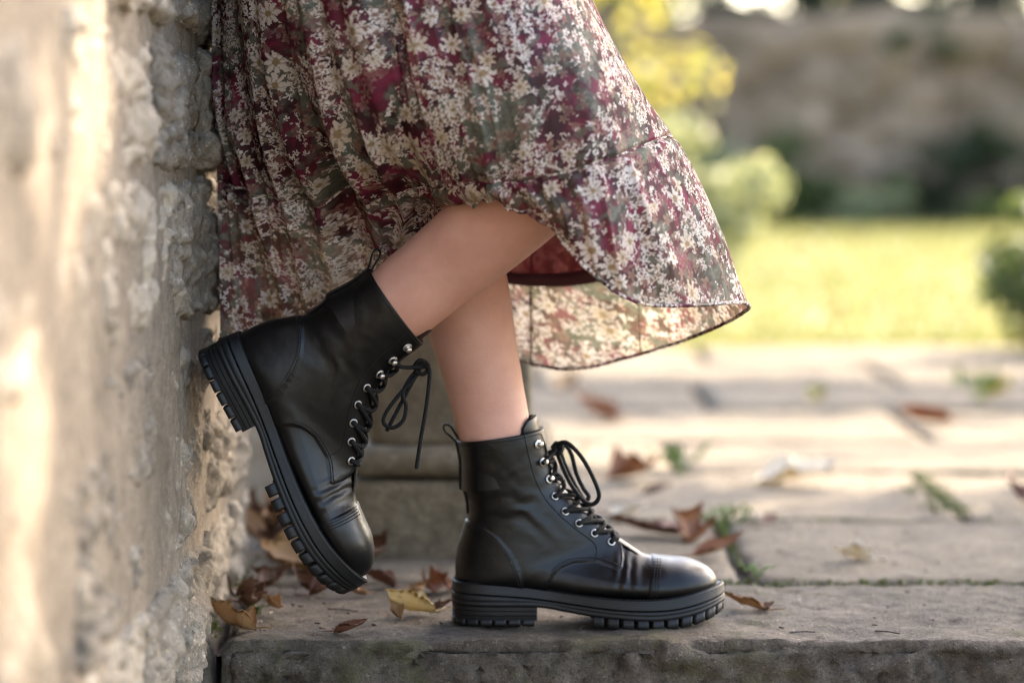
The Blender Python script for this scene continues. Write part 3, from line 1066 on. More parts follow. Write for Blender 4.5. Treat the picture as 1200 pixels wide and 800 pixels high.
def zc(pts):
    xs = np.array([p[0] for p in pts], float); ys = np.array([p[1] for p in pts], float)
    xx = (xs - 83) * KB; zz_ = (740 - ys) * KZ
    q = cr(np.stack([xx, zz_], -1), 200)
    return lambda x: np.interp(x, q[:, 0], q[:, 1])


Z_TOP = zc([(60, 592), (200, 598), (330, 609), (480, 631), (600, 642), (700, 645), (790, 640), (880, 624), (990, 602)])
Z_WELT = zc([(60, 628), (200, 634), (330, 644), (480, 664), (600, 677), (700, 681), (790, 678), (880, 663), (990, 636)])
Z_MID = zc([(60, 672), (200, 674), (360, 676), (450, 690), (530, 702), (650, 712), (760, 714), (880, 696), (990, 662)])
Z_BOT = zc([(60, 740), (360, 740), (530, 739), (640, 746), (750, 748), (850, 737), (920, 719), (990, 690)])


def sole_band(rows_, n=420):
    """rows: (z function, outward offset); closed band with caps"""
    s = np.linspace(0, SOLE_LEN, n, endpoint=False)
    p, nn = outline(s), outline_n(s)
    V = []
    for fz, dz, off in rows_:
        q = p + nn * off
        V.append(np.stack([q[:, 0], q[:, 1], fz(p[:, 0]) + dz], -1))
    V = np.stack(V)
    m = len(rows_)
    F = [grid_faces(m, n, False, True)]
    # caps: strips across the width (s and mirrored s)
    for r_, fl in ((0, False), (m - 1, True)):
        a = np.arange(0, n // 2)
        f = np.stack([r_ * n + a, r_ * n + a + 1, r_ * n + (n - a - 1) % n, r_ * n + (n - a) % n], -1)
        F.append(f[1:-1] if not fl else f[1:-1, ::-1])
    return V.reshape(-1, 3), F


welt_me = mesh_np('welt', *sole_band([(Z_TOP, -.0005, -.012), (Z_TOP, 0, -.0032), (Z_TOP, -.0002, -.0012), (Z_TOP, -.0010, -.0004), (Z_TOP, -.0020, -.0001), (Z_WELT, .0030, .0002), (Z_WELT, .0014, .0009), (Z_WELT, .0004, .0007), (Z_WELT, -.0002, -.0012), (Z_WELT, -.0006, -.0030)]), False)
mid_me = mesh_np('midsole', *sole_band([(Z_WELT, -.0001, -.003), (Z_WELT, -.0006, -.0004), (Z_WELT, -.0014, .0006), (Z_MID, .0062, .0012), (Z_MID, .0052, .0002), (Z_MID, .0046, .0010), (Z_MID, .0008, .0008), (Z_MID, 0, -.0004)]), False)


def arc_prism(s0, s1, ztop, zbot, depth, n=8, taper=.0):
    s = np.linspace(s0, s1, n)
    p, nn = outline(s), outline_n(s)
    o_ = p + nn * .0004
    i_ = p - nn * depth
    zt, zb = ztop(p[:, 0]), zbot(p[:, 0])
    ob = o_ - nn * taper
    V = np.stack([np.c_[o_, zt], np.c_[ob, zb + .0006], np.c_[ob - nn * .0006, zb], np.c_[i_, zb], np.c_[i_, zt]])      # 5 x n
    F = [grid_faces(5, n, True, False)[:, ::-1]]
    F.append(np.array([[k * n for k in range(5)]]))
    F.append(np.array([[k * n + n - 1 for k in range(5)][::-1]]))
    return V.reshape(-1, 3), F


def block_from_range(xa, xb, ztop, zbot, grooves=(), n=160):
    """solid under the sole between two stations"""
    s = np.linspace(0, SOLE_LEN, 1600, endpoint=False)
    p = outline(s)
    k = (p[:, 0] >= xa) & (p[:, 0] <= xb)
    q, nn = p[k], outline_n(s[k])
    if xa < .01:                                     # heel: run starts in the middle of the list
        brk = np.argmax(np.linalg.norm(np.diff(q, axis=0), axis=1)) + 1
        q, nn = np.roll(q, -brk, 0), np.roll(nn, -brk, 0)
    idx = np.linspace(0, len(q) - 1, n).astype(int)
    q, nn = q[idx], nn[idx]
    rows_ = [(0., 0.)]
    for g_ in grooves:
        rows_ += [(g_ - .03, 0.), (g_, -.0009), (g_ + .03, 0.)]
    rows_ += [(1., -.0006)]
    V = []
    for f_, off in rows_:
        r_ = q + nn * off
        V.append(np.c_[r_, ztop(q[:, 0]) * (1 - f_) + zbot(q[:, 0]) * f_])
    V = np.stack(V)
    m = len(rows_)
    F = [grid_faces(m, n, False, True)]
    a = np.arange(0, n // 2 - 1)
    for r_, fl in ((0, False), (m - 1, True)):
        f = np.stack([r_ * n + a, r_ * n + a + 1, r_ * n + n - 2 - a, r_ * n + n - 1 - a], -1)
        F.append(f if not fl else f[:, ::-1])
    return V.reshape(-1, 3), F


Z_HB = lambda x: 0 * x + .0062
heel_me = mesh_np('heel_block', *block_from_range(-.01, (360 - 83) * KB, lambda x: Z_MID(x) - .0002, Z_HB, (.3, .62)))
for p in heel_me.polygons:
    p.use_smooth = False
Z_FP = lambda x: Z_BOT(x) + .0105
fore_me = mesh_np('outsole', *block_from_range((532 - 83) * KB, .31, lambda x: Z_MID(x) - .0002, Z_FP))
for p in fore_me.polygons:
    p.use_smooth = False
lug_me = []
# forefoot lugs all round the outline, heel lugs
xs_ = outline(np.linspace(0, SOLE_LEN, 4000))[:, 0]
ss_ = np.linspace(0, SOLE_LEN, 4000)
fs = ss_[xs_ > (536 - 83) * KB]
s0, s1 = fs[0], fs[-1]
nl = 21
for k in range(nl):
    w_ = (s1 - s0) / nl
    lug_me.append(mesh_np('tread_lug', *arc_prism(s0 + k * w_ + .0009, s0 + (k + 1) * w_ - .0034, lambda x: Z_FP(x) + .0018, lambda x: Z_BOT(x), .017, 7, .0005), False))
hs = ss_[xs_ > (356 - 83) * KB]
h0, h1 = hs[-1] - SOLE_LEN, hs[0]
nh = 15
for k in range(nh):
    w_ = (h1 - h0) / nh
    lug_me.append(mesh_np('tread_lug', *arc_prism(h0 + k * w_ + .0008, h0 + (k + 1) * w_ - .0018, lambda x: Z_HB(x) + .0012, lambda x: 0 * x, .018, 7, .0003), False))

st = []
for side in (-1, 1):
    st += stitches(offset_curve(QUARTER_EDGE[1:], -6), side)
    st += stitches(offset_curve(QUARTER_EDGE[2:9], -13), side)
    st += stitches(offset_curve(COUNTER_EDGE, 7), side)
    st += stitches(offset_curve(COUNTER_EDGE, 15), side)
    st += stitches(FACING_STITCH, side)
    st += stitches([(372, 92), (384, 130), (393, 190), (412, 250)], side)
    st += stitches([(110, 131), (200, 117), (290, 104), (372, 90)], side, gap=.003)
    for dx in (8, 17, 26):
        st += stitches([(735 + dx, 520), (730 + dx, 550), (723 + dx, 600), (716 + dx, 645)], side)
stitch_me = mesh_np('stitching', *join_np(st))
# thread round the top of the welt
ws = []
for s in np.arange(0, SOLE_LEN, .0042):
    q = np.array([s, s + .0016, s + .0032])
    p_, n_ = outline(q), outline_n(q)
    c_ = p_ - n_ * .0028
    ws.append(tube_np(np.c_[c_, Z_TOP(p_[:, 0]) + np.array([.0001, .0006, .0001])], .0007, 5))
weltst_me = mesh_np('welt_stitching', *join_np(ws))

HOOKS = [(362, 125), (378, 187), (398, 246)]
EYES = [(417, 303), (450, 354), (495, 395), (545, 431), (600, 463)]
hw = {}
eye_me, hook_me = [], []
for side in (-1, 1):
    for k, p in enumerate(HOOKS + EYES):
        x, zz = b2(*p)
        h, n_ = side_hit(x, zz, side)
        hw[(side, k)] = (h, n_)
        if k < 3:
            pr = [(.0001, .0002), (.0050, .0002), (.0052, .0008), (.0047, .0013), (.0030, .0014), (.0022, .0020), (.0021, .0036), (.0030, .0040), (.0033, .0050), (.0029, .0061), (.0018, .0068), (.0001, .0070)]
            hook_me.append(mesh_np('lace_hook', *dome_np(h, n_, pr)))
        else:
            hole_disc = dome_np(h, n_, [(.0034, .0006), (.0001, .0005)])  # flat black disc painted in for the shade inside the eyelet
            ring = ring_np(h + n_ * .0007, n_, .0037, .0011)
            V, F = join_np([ring, hole_disc])
            me = mesh_np('eyelet', V, F)
            me.materials.append(M['nickel']); me.materials.append(M['hole_disc'])
            mi = np.zeros(len(me.polygons), np.int32)
            mi[20 * 8:] = 1
            me.polygons.foreach_set('material_index', mi)
            eye_me.append(me)


def lace_cross(a, b):
    """cord from fitting a over the front to fitting b"""
    (pa, na), (pb, nb) = a, b
    m = (pa + pb) / 2
    f1 = front_hit(pa[2] * .72 + pb[2] * .28 + .002, np.sign(pa[1]) * .0125)
    f2 = front_hit(pa[2] * .35 + pb[2] * .65 + .003, np.sign(pb[1]) * .0125)
    pts = [pa - na * .002, pa + na * .0030]
    for f in (f1, f2):
        if f is not None:
            pts.append(np.array(f) + np.array([.0036, 0, .0026]))
    pts += [pb + nb * .0034, pb - nb * .0015]
    return tube_np(cr(np.array(pts), 40), .0024, 8)


lc = [lace_cross(hw[(-1, 7)], hw[(1, 7)])]
for k in range(7, 1, -1):
    lc.append(lace_cross(hw[(-1, k)], hw[(1, k - 1)]))
    lc.append(lace_cross(hw[(1, k)], hw[(-1, k - 1)]))
lace_me = mesh_np('lace', *join_np(lc))

# tongue: a curved leather flap showing above the collar
tv = []
for i, (zs, dx) in enumerate([(-.14, 0), (-.1, 0), (-.05, 0), (-.02, .0), (.0, .0), (.008, -.0012), (.013, -.0022), (.015, -.003)]):
    wide = [.5, .55, .75, .85, .9, .85, .68, .45][i]
    row = []
    for a in np.linspace(-1, 1, 25):
        ph_ = a * wide * 1.05
        # follow the collar ring just inside the leather
        base_ = (np.array(b2(104, 122)) + np.array(b2(381, 80))) / 2
        rx, ry = .0425, .0365
        if zs < -.01:
            zz = b2(381, 80)[1] + zs
            ff = front_hit(zz, .0, .0)
            fx = ff.x if ff is not None else .1
            row.append((fx - .0012 - (1 - math.cos(ph_)) * .03, ry * .62 * math.sin(ph_), zz))
        else:
            row.append((base_[0] + rx * math.cos(ph_) + dx, ry * math.sin(ph_), b2(381, 80)[1] + zs - (1 - math.cos(ph_)) * .013))
    tv.append(row)
tv = np.array(tv)
outer, innr = tv, tv - np.array([.003, 0, 0])
tvv = np.concatenate([outer.reshape(-1, 3), innr.reshape(-1, 3)])
nr, nc = tv.shape[:2]
fo = grid_faces(nr, nc)
e1 = np.array([[(nr - 1) * nc + j, (nr - 1) * nc + j + 1, nr * nc + (nr - 1) * nc + j + 1, nr * nc + (nr - 1) * nc + j] for j in range(nc - 1)])
tongue_me = mesh_np('tongue', tvv, [fo[:, ::-1], fo + nr * nc, e1])


def ribbon_np(path, width, thick):
    """flat strap along a path in the x-z plane, width along y"""
    p = np.asarray(path, float)
    t_ = np.gradient(p, axis=0); t_ /= np.linalg.norm(t_, axis=1)[:, None]
    n_ = np.stack([-t_[:, 2], 0 * t_[:, 0], t_[:, 0]], -1)
    y = np.array([0, 1, 0]) * width / 2
    V = np.stack([p - y + n_ * thick / 2, p + y + n_ * thick / 2, p + y - n_ * thick / 2, p - y - n_ * thick / 2], 1)
    return V.reshape(-1, 3), [grid_faces(len(p), 4, False, True)]


lp = cr(np.array([(*b2(106, 180),), (*b2(102, 135),), (*b2(84, 112),), (*b2(62, 90),), (*b2(56, 74),), (*b2(66, 66),), (*b2(80, 74),), (*b2(94, 98),), (*b2(108, 122),), (*b2(116, 150),)]), 60)
lp3 = np.c_[lp[:, 0], 0 * lp[:, 0], lp[:, 1]]
loop_me = mesh_np('pull_loop', *ribbon_np(lp3, .011, .0018))
bk = []
for yy in np.linspace(126, 372, 34):
    zz = b2(0, yy)[1]
    h, n_, i_, d_ = BVH.ray_cast(Vector((-.06, 0, zz)), Vector((1, 0, 0)))
    bk.append((h.x - .0008 + (.004 if yy > 366 else 0), 0, zz))
strip_me = mesh_np('back_strap', *ribbon_np(np.array(bk), .013, .0022))


def bow_local(dz=0):
    def c3(L):
        return cr(np.array([(*b2(x, y),)[:1] + (yy,) + (b2(x, y)[1],) for x, y, yy in L]), 60)
    loop1 = c3([(428, 150, -.006), (432, 128, -.012), (462, 126, -.020), (510, 180, -.024), (550, 262, -.024), (560, 306, -.022), (540, 332, -.020), (508, 318, -.018), (468, 262, -.016), (440, 200, -.012), (424, 152, -.006)])
    loop2 = c3([(430, 145, .004), (448, 136, .006), (472, 170, .010), (490, 240, .012), (512, 290, .012), (530, 318, .010), (516, 330, .008), (490, 290, .004), (455, 225, .0), (432, 165, 0)])
    tail = c3([(432, 150, -.002), (452, 205, -.006), (488, 280, -.009), (522, 340, -.010), (548, 382, -.009), (566, 408, -.008)])
    kn = c3([(412, 168, -.009), (418, 138, -.010), (436, 130, -.008), (442, 148, -.005), (428, 166, -.008), (416, 150, -.010), (428, 136, -.004)])
    kn2 = c3([(410, 150, .008), (424, 132, .004), (440, 140, -.006), (434, 160, -.010), (416, 160, -.008)])
    tie = c3([(378, 187, -.034), (392, 178, -.024), (408, 165, -.016), (424, 150, -.008)])
    tie2 = c3([(378, 187, .034), (392, 178, .024), (408, 165, .016), (424, 150, .0)])
    return [tube_np(q, .0025, 8) for q in (loop1, loop2, tail, kn, kn2, tie, tie2)]


def build_boot(label, mat4, parent, bow_me):
    b = bpy.data.objects.new('boot', up_me)
    COL.objects.link(b)
    if not up_me.materials:
        up_me.materials.append(M['leather'])
    b.parent = parent
    b.matrix_parent_inverse = parent.matrix_basis.inverted()
    b.matrix_basis = mat4
    b['label'] = label
    def sub(name, me, mat):
        return link(name, me, mat, b)
    sub('welt', welt_me, M['rubber']); sub('midsole', mid_me, M['rubber'])
    sub('heel_block', heel_me, M['rubber']); sub('outsole', fore_me, M['rubber'])
    for me in lug_me: sub('tread_lug', me, M['rubber'])
    for me in eye_me: sub('eyelet', me, None)
    for me in hook_me: sub('lace_hook', me, M['nickel'])
    sub('stitching', stitch_me, M['thread'])['kind'] = 'stuff'
    sub('welt_stitching', weltst_me, M['thread'])['kind'] = 'stuff'
    sub('lace', lace_me, M['lace']); sub('tongue', tongue_me, M['leather'])
    sub('pull_loop', loop_me, M['lace']); sub('back_strap', strip_me, M['leather'])
    sub('lace_bow', bow_me, M['lace'])
    return b


# boot poses
STAND = Matrix.Translation(P(530, 738.5, 2.665) + Vector((0, 0, 0)))
STAND.translation.z = .0015
Q_YAW, Q_PIT, Q_ROL = R(6.2), R(62.5), R(6.1)
RAISE = Matrix.Translation((-.3315, 2.5515, .3105)) @ Matrix.Rotation(Q_YAW, 4, 'Z') @ Matrix.Rotation(Q_PIT, 4, 'Y') @ Matrix.Rotation(Q_ROL, 4, 'X')


def RW(x, y, lat=0.):
    q = b2(x, y)
    return np.array(RAISE @ Vector((q[0], lat, q[1])))


# ------------------------------------------------------------------ person: one body mesh (hips, both legs, feet)
def tube_var(pts, seg=28, n=60):
    q = cr(np.array(pts), n)
    return tube_np(q[:, :3], q[:, 3], seg)


def pv(px, py, y, r_):
    return (*P(px, py, y), r_)


so = np.array(STAND.translation)
def SW(x, y, r_, lat=0.):
    q = b2(x, y)
    return (so[0] + q[0], so[1] + lat, so[2] + q[1], r_)


leg1 = [SW(720, 600, .017), SW(600, 580, .023), SW(430, 545, .030), SW(300, 470, .034), SW(258, 360, .031), SW(236, 230, .0375), SW(226, 120, .0408),
        pv(569, 455, 2.665, .0428), pv(556, 400, 2.668, .0468), pv(543, 345, 2.672, .0520), pv(526, 270, 2.68, .0515), pv(510, 205, 2.685, .0535), pv(478, 80, 2.69, .066), pv(430, -90, 2.70, .080), pv(395, -230, 2.71, .088), pv(385, -330, 2.70, .09)]
def RWr(x, y, r_):
    return (*RW(x, y), r_)
leg2 = [RWr(720, 600, .017), RWr(600, 580, .023), RWr(430, 545, .030), RWr(300, 470, .034), RWr(258, 360, .031), RWr(244, 230, .0385), RWr(240, 120, .0430),
        pv(512, 318, 2.545, .0452), pv(548, 289, 2.535, .0476), pv(584, 258, 2.525, .0500), pv(622, 225, 2.515, .0505), pv(668, 178, 2.505, .052), pv(686, 140, 2.505, .055), pv(640, 70, 2.515, .064), pv(560, -30, 2.53, .075), pv(470, -150, 2.57, .085), pv(415, -250, 2.61, .09), pv(390, -330, 2.63, .09)]
hips = [pv(390, -170, 2.665, .08), pv(388, -240, 2.665, .118), pv(388, -300, 2.665, .12), pv(388, -360, 2.665, .105), pv(388, -400, 2.665, .095)]
bv, bf = join_np([tube_var(leg1), tube_var(leg2, n=80), tube_var(hips, n=24)])
person = link('person', mesh_np('person', bv - so * np.array([1, 1, 0]), bf), M['skin'])
person.location = (so[0], so[1], 0)
rm = person.modifiers.new('remesh', 'REMESH')
rm.mode = 'VOXEL'
rm.voxel_size = .0055
rm.use_smooth_shade = True
sm = person.modifiers.new('smooth', 'SMOOTH')
sm.factor = .5
sm.iterations = 8
tag(person, 'person in floral skirt and black lace-up boots leaning on the wall with one foot raised', 'person')

bow_stand = mesh_np('lace_bow', *join_np(bow_local()))
def world_bow():
    inv = RAISE.inverted()
    def c3(L):
        return cr(np.array([inv @ P(x - 6, y, yy) for x, y, yy in L]), 60)
    yk = RW(424, 150)[1]
    loop = c3([(500, 424, yk - .004), (494, 440, yk - .008), (474, 462, yk - .014), (458, 484, yk - .016), (456, 496, yk - .016), (466, 501, yk - .016), (478, 493, yk - .016), (482, 476, yk - .015), (478, 462, yk - .014), (486, 444, yk - .008), (502, 426, yk - .002)])
    t1 = c3([(496, 430, yk - .006), (508, 431, yk - .012), (509, 446, yk - .016), (505, 480, yk - .018), (499, 515, yk - .019), (494, 549, yk - .019)])
    t2 = c3([(500, 428, yk), (488, 450, yk - .006), (472, 480, yk - .009), (459, 505, yk - .010)])
    k1 = c3([(490, 431, yk - .008), (498, 422, yk - .012), (508, 428, yk - .010), (503, 438, yk - .012), (493, 434, yk - .010), (500, 424, yk - .004)])
    h, n_ = hw[(-1, 1)]
    a = h + n_ * .003
    tie = cr(np.array([a, np.array(c3([(478, 430, yk - .02), (480, 431, yk - .02)])[0]), np.array(inv @ P(497, 430, yk - .008))]), 30)
    return [tube_np(q, .0022, 8) for q in (loop, t1, t2, k1, tie)]


bow_raise = mesh_np('lace_bow', *join_np(world_bow()))
boot_s = build_boot('black leather lace-up boot standing flat on the step', STAND, person, bow_stand)
boot_r = build_boot('black leather lace-up boot raised with its heel against the wall', RAISE, person, bow_raise)

# ------------------------------------------------------------------ skirt: a closed tube of cloth, control rings from waist to hem
#         left edge      ...                near side ...                                              right edge    far side ...
RINGS = [
    [(232, -353, 2.66), (262, -353, 2.58), (320, -353, 2.545), (365, -353, 2.54), (410, -353, 2.54), (455, -353, 2.545), (515, -353, 2.58), (545, -353, 2.66), (505, -353, 2.75), (440, -353, 2.785), (370, -353, 2.79), (280, -353, 2.755)],
    [(236, -170, 2.67), (275, -170, 2.56), (345, -170, 2.48), (410, -170, 2.45), (470, -170, 2.44), (535, -175, 2.44), (590, -180, 2.48), (618, -180, 2.60), (580, -170, 2.76), (495, -170, 2.81), (400, -170, 2.82), (290, -170, 2.775)],
    [(243, 0, 2.68), (288, 0, 2.58), (362, 0, 2.48), (440, 0, 2.425), (515, 0, 2.405), (590, -2, 2.395), (655, -5, 2.43), (692, 0, 2.56), (650, 0, 2.73), (550, 0, 2.81), (430, 0, 2.83), (310, 0, 2.785)],
    [(246, 118, 2.685), (298, 130, 2.615), (378, 140, 2.525), (462, 140, 2.44), (540, 130, 2.405), (620, 112, 2.392), (700, 98, 2.415), (752, 108, 2.55), (716, 130, 2.74), (610, 150, 2.82), (470, 155, 2.84), (325, 140, 2.79)],
    [(247, 212, 2.69), (308, 226, 2.66), (396, 230, 2.62), (488, 222, 2.535), (556, 213, 2.440), (618, 211, 2.405), (706, 190, 2.400), (788, 160, 2.545), (756, 205, 2.75), (650, 240, 2.83), (490, 255, 2.85), (338, 230, 2.80)],
    [(248, 300, 2.70), (315, 308, 2.685), (402, 302, 2.665), (486, 250, 2.590), (562, 224, 2.448), (634, 238, 2.400), (726, 268, 2.395), (836, 250, 2.555), (776, 305, 2.77), (652, 335, 2.845), (492, 325, 2.86), (340, 310, 2.80)],
    [(248, 396, 2.705), (322, 392, 2.70), (405, 368, 2.685), (482, 284, 2.625), (566, 228, 2.462), (650, 271, 2.405), (742, 353, 2.405), (878, 357, 2.575), (786, 404, 2.79), (652, 431, 2.855), (500, 392, 2.865), (345, 388, 2.80)]]
NCOL, NROW = 760, 330
ctrl = np.array([[np.array(P(*c)) for c in r_] for r_ in RINGS])        # rows x cols x 3
tmp = np.stack([cr(ctrl[k], NCOL, True) for k in range(len(RINGS))])   # rows x NCOL
SK = np.stack([cr(tmp[:, j], NROW) for j in range(NCOL)], 1)           # NROW x NCOL x 3
rowp = np.linspace(0, len(RINGS) - 1, NROW)[:, None] + np.zeros((1, NCOL))
colp = np.linspace(0, 12, NCOL, endpoint=False)[None] + np.zeros((NROW, 1))


def nrm_grid(G_):
    du = np.gradient(G_, axis=0)
    dv = np.roll(G_, -1, 1) - np.roll(G_, 1, 1)
    n_ = np.cross(du, dv)
    return n_ / (np.linalg.norm(n_, axis=2)[..., None] + 1e-12)


NN = nrm_grid(SK)
cen_ = SK.mean(1, keepdims=True)
if ((SK - cen_) * NN).sum(-1).mean() < 0:
    NN = -NN
# smooth the normals so folds stay clean
for _ in range(30):
    NN = (np.roll(NN, 1, 1) + NN + np.roll(NN, -1, 1)) / 3
NN /= np.linalg.norm(NN, axis=2)[..., None]
ang = colp / 12 * 2 * np.pi


def nz(k, warp=0., seed=0, rowk=.18):
    """periodic fold noise: k folds per turn, slowly changing along the length"""
    a_ = ang + warp * rowp
    return noise(np.stack([np.cos(a_) * k, np.sin(a_) * k, rowp * rowk + 5 * seed], -1), seed)


left = np.exp(-((colp - 2.0) / 1.6) ** 2)                # dark draped side next to the wall
front = np.exp(-((colp - 5.2) / 1.5) ** 2)
tier = (rowp > 4.0).astype(float)
seamd = rowp - 4.0
# long folds from the waist
rid = lambda q: (1 - 2 * np.abs(q)) 
D = .0175 * rid(nz(5.0, -.05, 1)) * (.28 + 1.0 * left) * smooth(rowp, .2, 1.6)
D += .0080 * rid(nz(10., -.07, 2, .3)) * (.16 + 1.0 * left) * smooth(rowp, .3, 1.6)
D += .0010 * nz(19., -.07, 3, .4) * (.3 + .9 * left)
# drape towards the raised knee: oblique pulls
obl = SK[..., 0] * 26 + SK[..., 2] * 34 + 1.5 * fbm(SK * 5, 2, 4)
D += .0045 * np.sin(obl) * np.exp(-((colp - 3.0) / .9) ** 2) * np.exp(-((rowp - 3.7) / 1.1) ** 2)
# gathers below the tier seam
gat = np.exp(-np.clip(seamd, 0, 9) * .55) * smooth(seamd, -.01, .12)
pinch = 1 - smooth(colp, 3.2, 3.8) * (1 - smooth(colp, 4.4, 5.0)) * .7
D += .0062 * rid(nz(20., 0, 6, .35)) * gat * pinch
D += .0060 * rid(nz(10., 0.02, 7, .35)) * smooth(seamd, .1, 1.4) * pinch * (.55 + .45 * left)
D += .0009 * nz(30., 0, 8, .8) * tier
# puckers just above the seam, and the seam itself pulled in
D += .0016 * nz(30., 0, 9, 2.) * np.exp(-(seamd / .12) ** 2)
D -= .0042 * np.exp(-(seamd / .04) ** 2) * pinch
D += .0011 * fbm(SK * 30, 2, 12)
side = np.exp(-((colp - 7) / .35) ** 2) + np.exp(-(np.minimum(colp, 12 - colp) / .35) ** 2)
D *= (1 - .65 * np.clip(side, 0, 1))
D *= 1 - .55 * np.exp(-((colp - 2.9) / .8) ** 2) * np.exp(-((rowp - 4.3) / .6) ** 2)
SK2 = SK + NN * D[..., None]
# keep the cloth off the wall face
SK2[..., 0] = np.where(SK2[..., 0] < XW + .012, XW + .012 + .002 * np.tanh((SK2[..., 0] - XW) * 50), SK2[..., 0])
# cloth coordinates in metres
ja = int(4.6 / 12 * NCOL)
seg_ = np.linalg.norm((np.roll(SK, -1, 1) - SK)[..., :2], axis=2)            # level distance to the next column
cum = np.concatenate([np.zeros((NROW, 1)), np.cumsum(seg_, 1)], 1)
umx = SK[:, ja, 0][:, None] + cum - cum[:, ja:ja + 1]
vm_ = -1.06 * np.concatenate([SK, SK[:, :1]], 1)[..., 2]
tier1 = np.concatenate([tier, tier[:, :1]], 1)
UV = np.stack([umx + tier1 * .31, vm_ + tier1 * .17], -1)
# hide the u seam at the wall: grid is cut there
cutV = np.concatenate([SK2, SK2[:, :1]], 1)
skirt = link('skirt', mesh_np('skirt', cutV.reshape(-1, 3), grid_faces(NROW, NCOL + 1)[:, ::-1], uv=UV.reshape(-1, 2)), M['floral'], person, True)
skirt['label'] = 'long tiered floral skirt in maroon, grey green and cream with sheer hem'


def cloth_tube(name, pts, r_, mat, parent, closed, seg=8):
    V, F = tube_np(pts, r_, seg, closed)
    n_ = len(pts)
    L = np.concatenate([[0], np.cumsum(np.linalg.norm(np.diff(pts, axis=0), axis=1))])
    uv = np.stack([np.repeat(L, seg), np.tile(np.linspace(0, .012, seg), n_)], -1)
    o = link(name, mesh_np(name, V, F, uv=uv), mat, parent, True)
    return o


class _W:                                               # parts of the skirt share the person's frame
    pass


def sub_of(o):
    o.parent = skirt
    o.matrix_parent_inverse = skirt.matrix_parent_inverse @ Matrix.Identity(4)
    return o


def wlink(name, me, mat):
    o = bpy.data.objects.new(name, me)
    COL.objects.link(o)
    if not me.materials:
        me.materials.append(mat)
    o.parent = skirt                                    # the skirt's own frame is the world frame shifted by the person
    o.matrix_parent_inverse = Matrix.Identity(4)
    return o


def ctube(name, pts, r_, mat, closed, seg=8, squash=None):
    V, F = tube_np(pts, r_, seg, closed)
    L = np.concatenate([[0], np.cumsum(np.linalg.norm(np.diff(pts, axis=0), axis=1))])
    uv = np.stack([np.repeat(L, seg), np.tile(np.linspace(0, .012, seg), len(pts))], -1)
    return wlink(name, mesh_np(name, V, F, uv=uv), mat)


ctube('hem', SK2[-1], .0021, M['floral_hem'], True)
rs = int(round(4.0 / (len(RINGS) - 1) * (NROW - 1)))
ctube('tier_seam', SK2[rs] + NN[rs] * .0002, .0013, M['floral_hem'], True, 6)
wb = SK2[0]
Vw = np.stack([wb + NN[0] * .002, wb + NN[0] * .004 + np.array([0, 0, .012]), wb + NN[0] * .003 + np.array([0, 0, .03]), wb - NN[0] * .004 + np.array([0, 0, .03])])
wlink('waistband', mesh_np('waistband', Vw.reshape(-1, 3), grid_faces(4, NCOL, False, True)), M['binding'])
# seams running down the far panel
for cidx in (9.22, 8.32):
    j = int(cidx / 12 * NCOL)
    ctube('panel_seam', SK2[rs:, j] - NN[rs:, j] * .0012, .0019 if cidx > 9 else .0008, M['floral_hem'], False, 6)
# lining: stops just below the tier seam, lower on the far side
lim = np.interp(np.arange(NCOL) / NCOL * 12, [0, 1, 3, 4, 5, 6, 6.6, 7.4, 8, 9, 9.6, 10.5, 12], [4.15, 4.15, 4.1, 4.2, 4.6, 4.8, 4.9, 4.95, 5.0, 5.0, 4.95, 4.5, 4.15])
LR = 90
frac = np.linspace(0, 1, LR)
inset = SK - NN * (.010 + .0 * D[..., None]) + NN * (.6 * D[..., None])
Lg = np.zeros((LR, NCOL, 3))
for j in range(NCOL):
    r_ = frac * lim[j] / (len(RINGS) - 1) * (NROW - 1)
    i0 = np.minimum(r_.astype(int), NROW - 2)
    f_ = (r_ - i0)[:, None]
    Lg[:, j] = inset[i0, j] * (1 - f_) + inset[i0 + 1, j] * f_
step_ = 4
Lg = Lg[:, ::step_]
Lg[..., 0] = np.maximum(Lg[..., 0], XW + .016)
lin = wlink('lining', mesh_np('lining', Lg.reshape(-1, 3), grid_faces(LR, Lg.shape[1], False, True)), M['lining'])
lin['label'] = 'plain maroon lining inside the skirt'
hemL = Lg[-1]
b0 = hemL; b1 = Lg[-4]
off_ = .0012
nl_ = NN[int(NROW * .7), ::step_]
Vb = np.stack([b0 - nl_ * off_, b1 - nl_ * off_, b1 + nl_ * off_, b0 + nl_ * off_])
wlink('lining_hem', mesh_np('lining_hem', Vb.reshape(-1, 3), grid_faces(4, Vb.shape[1], True, True)), M['binding'])


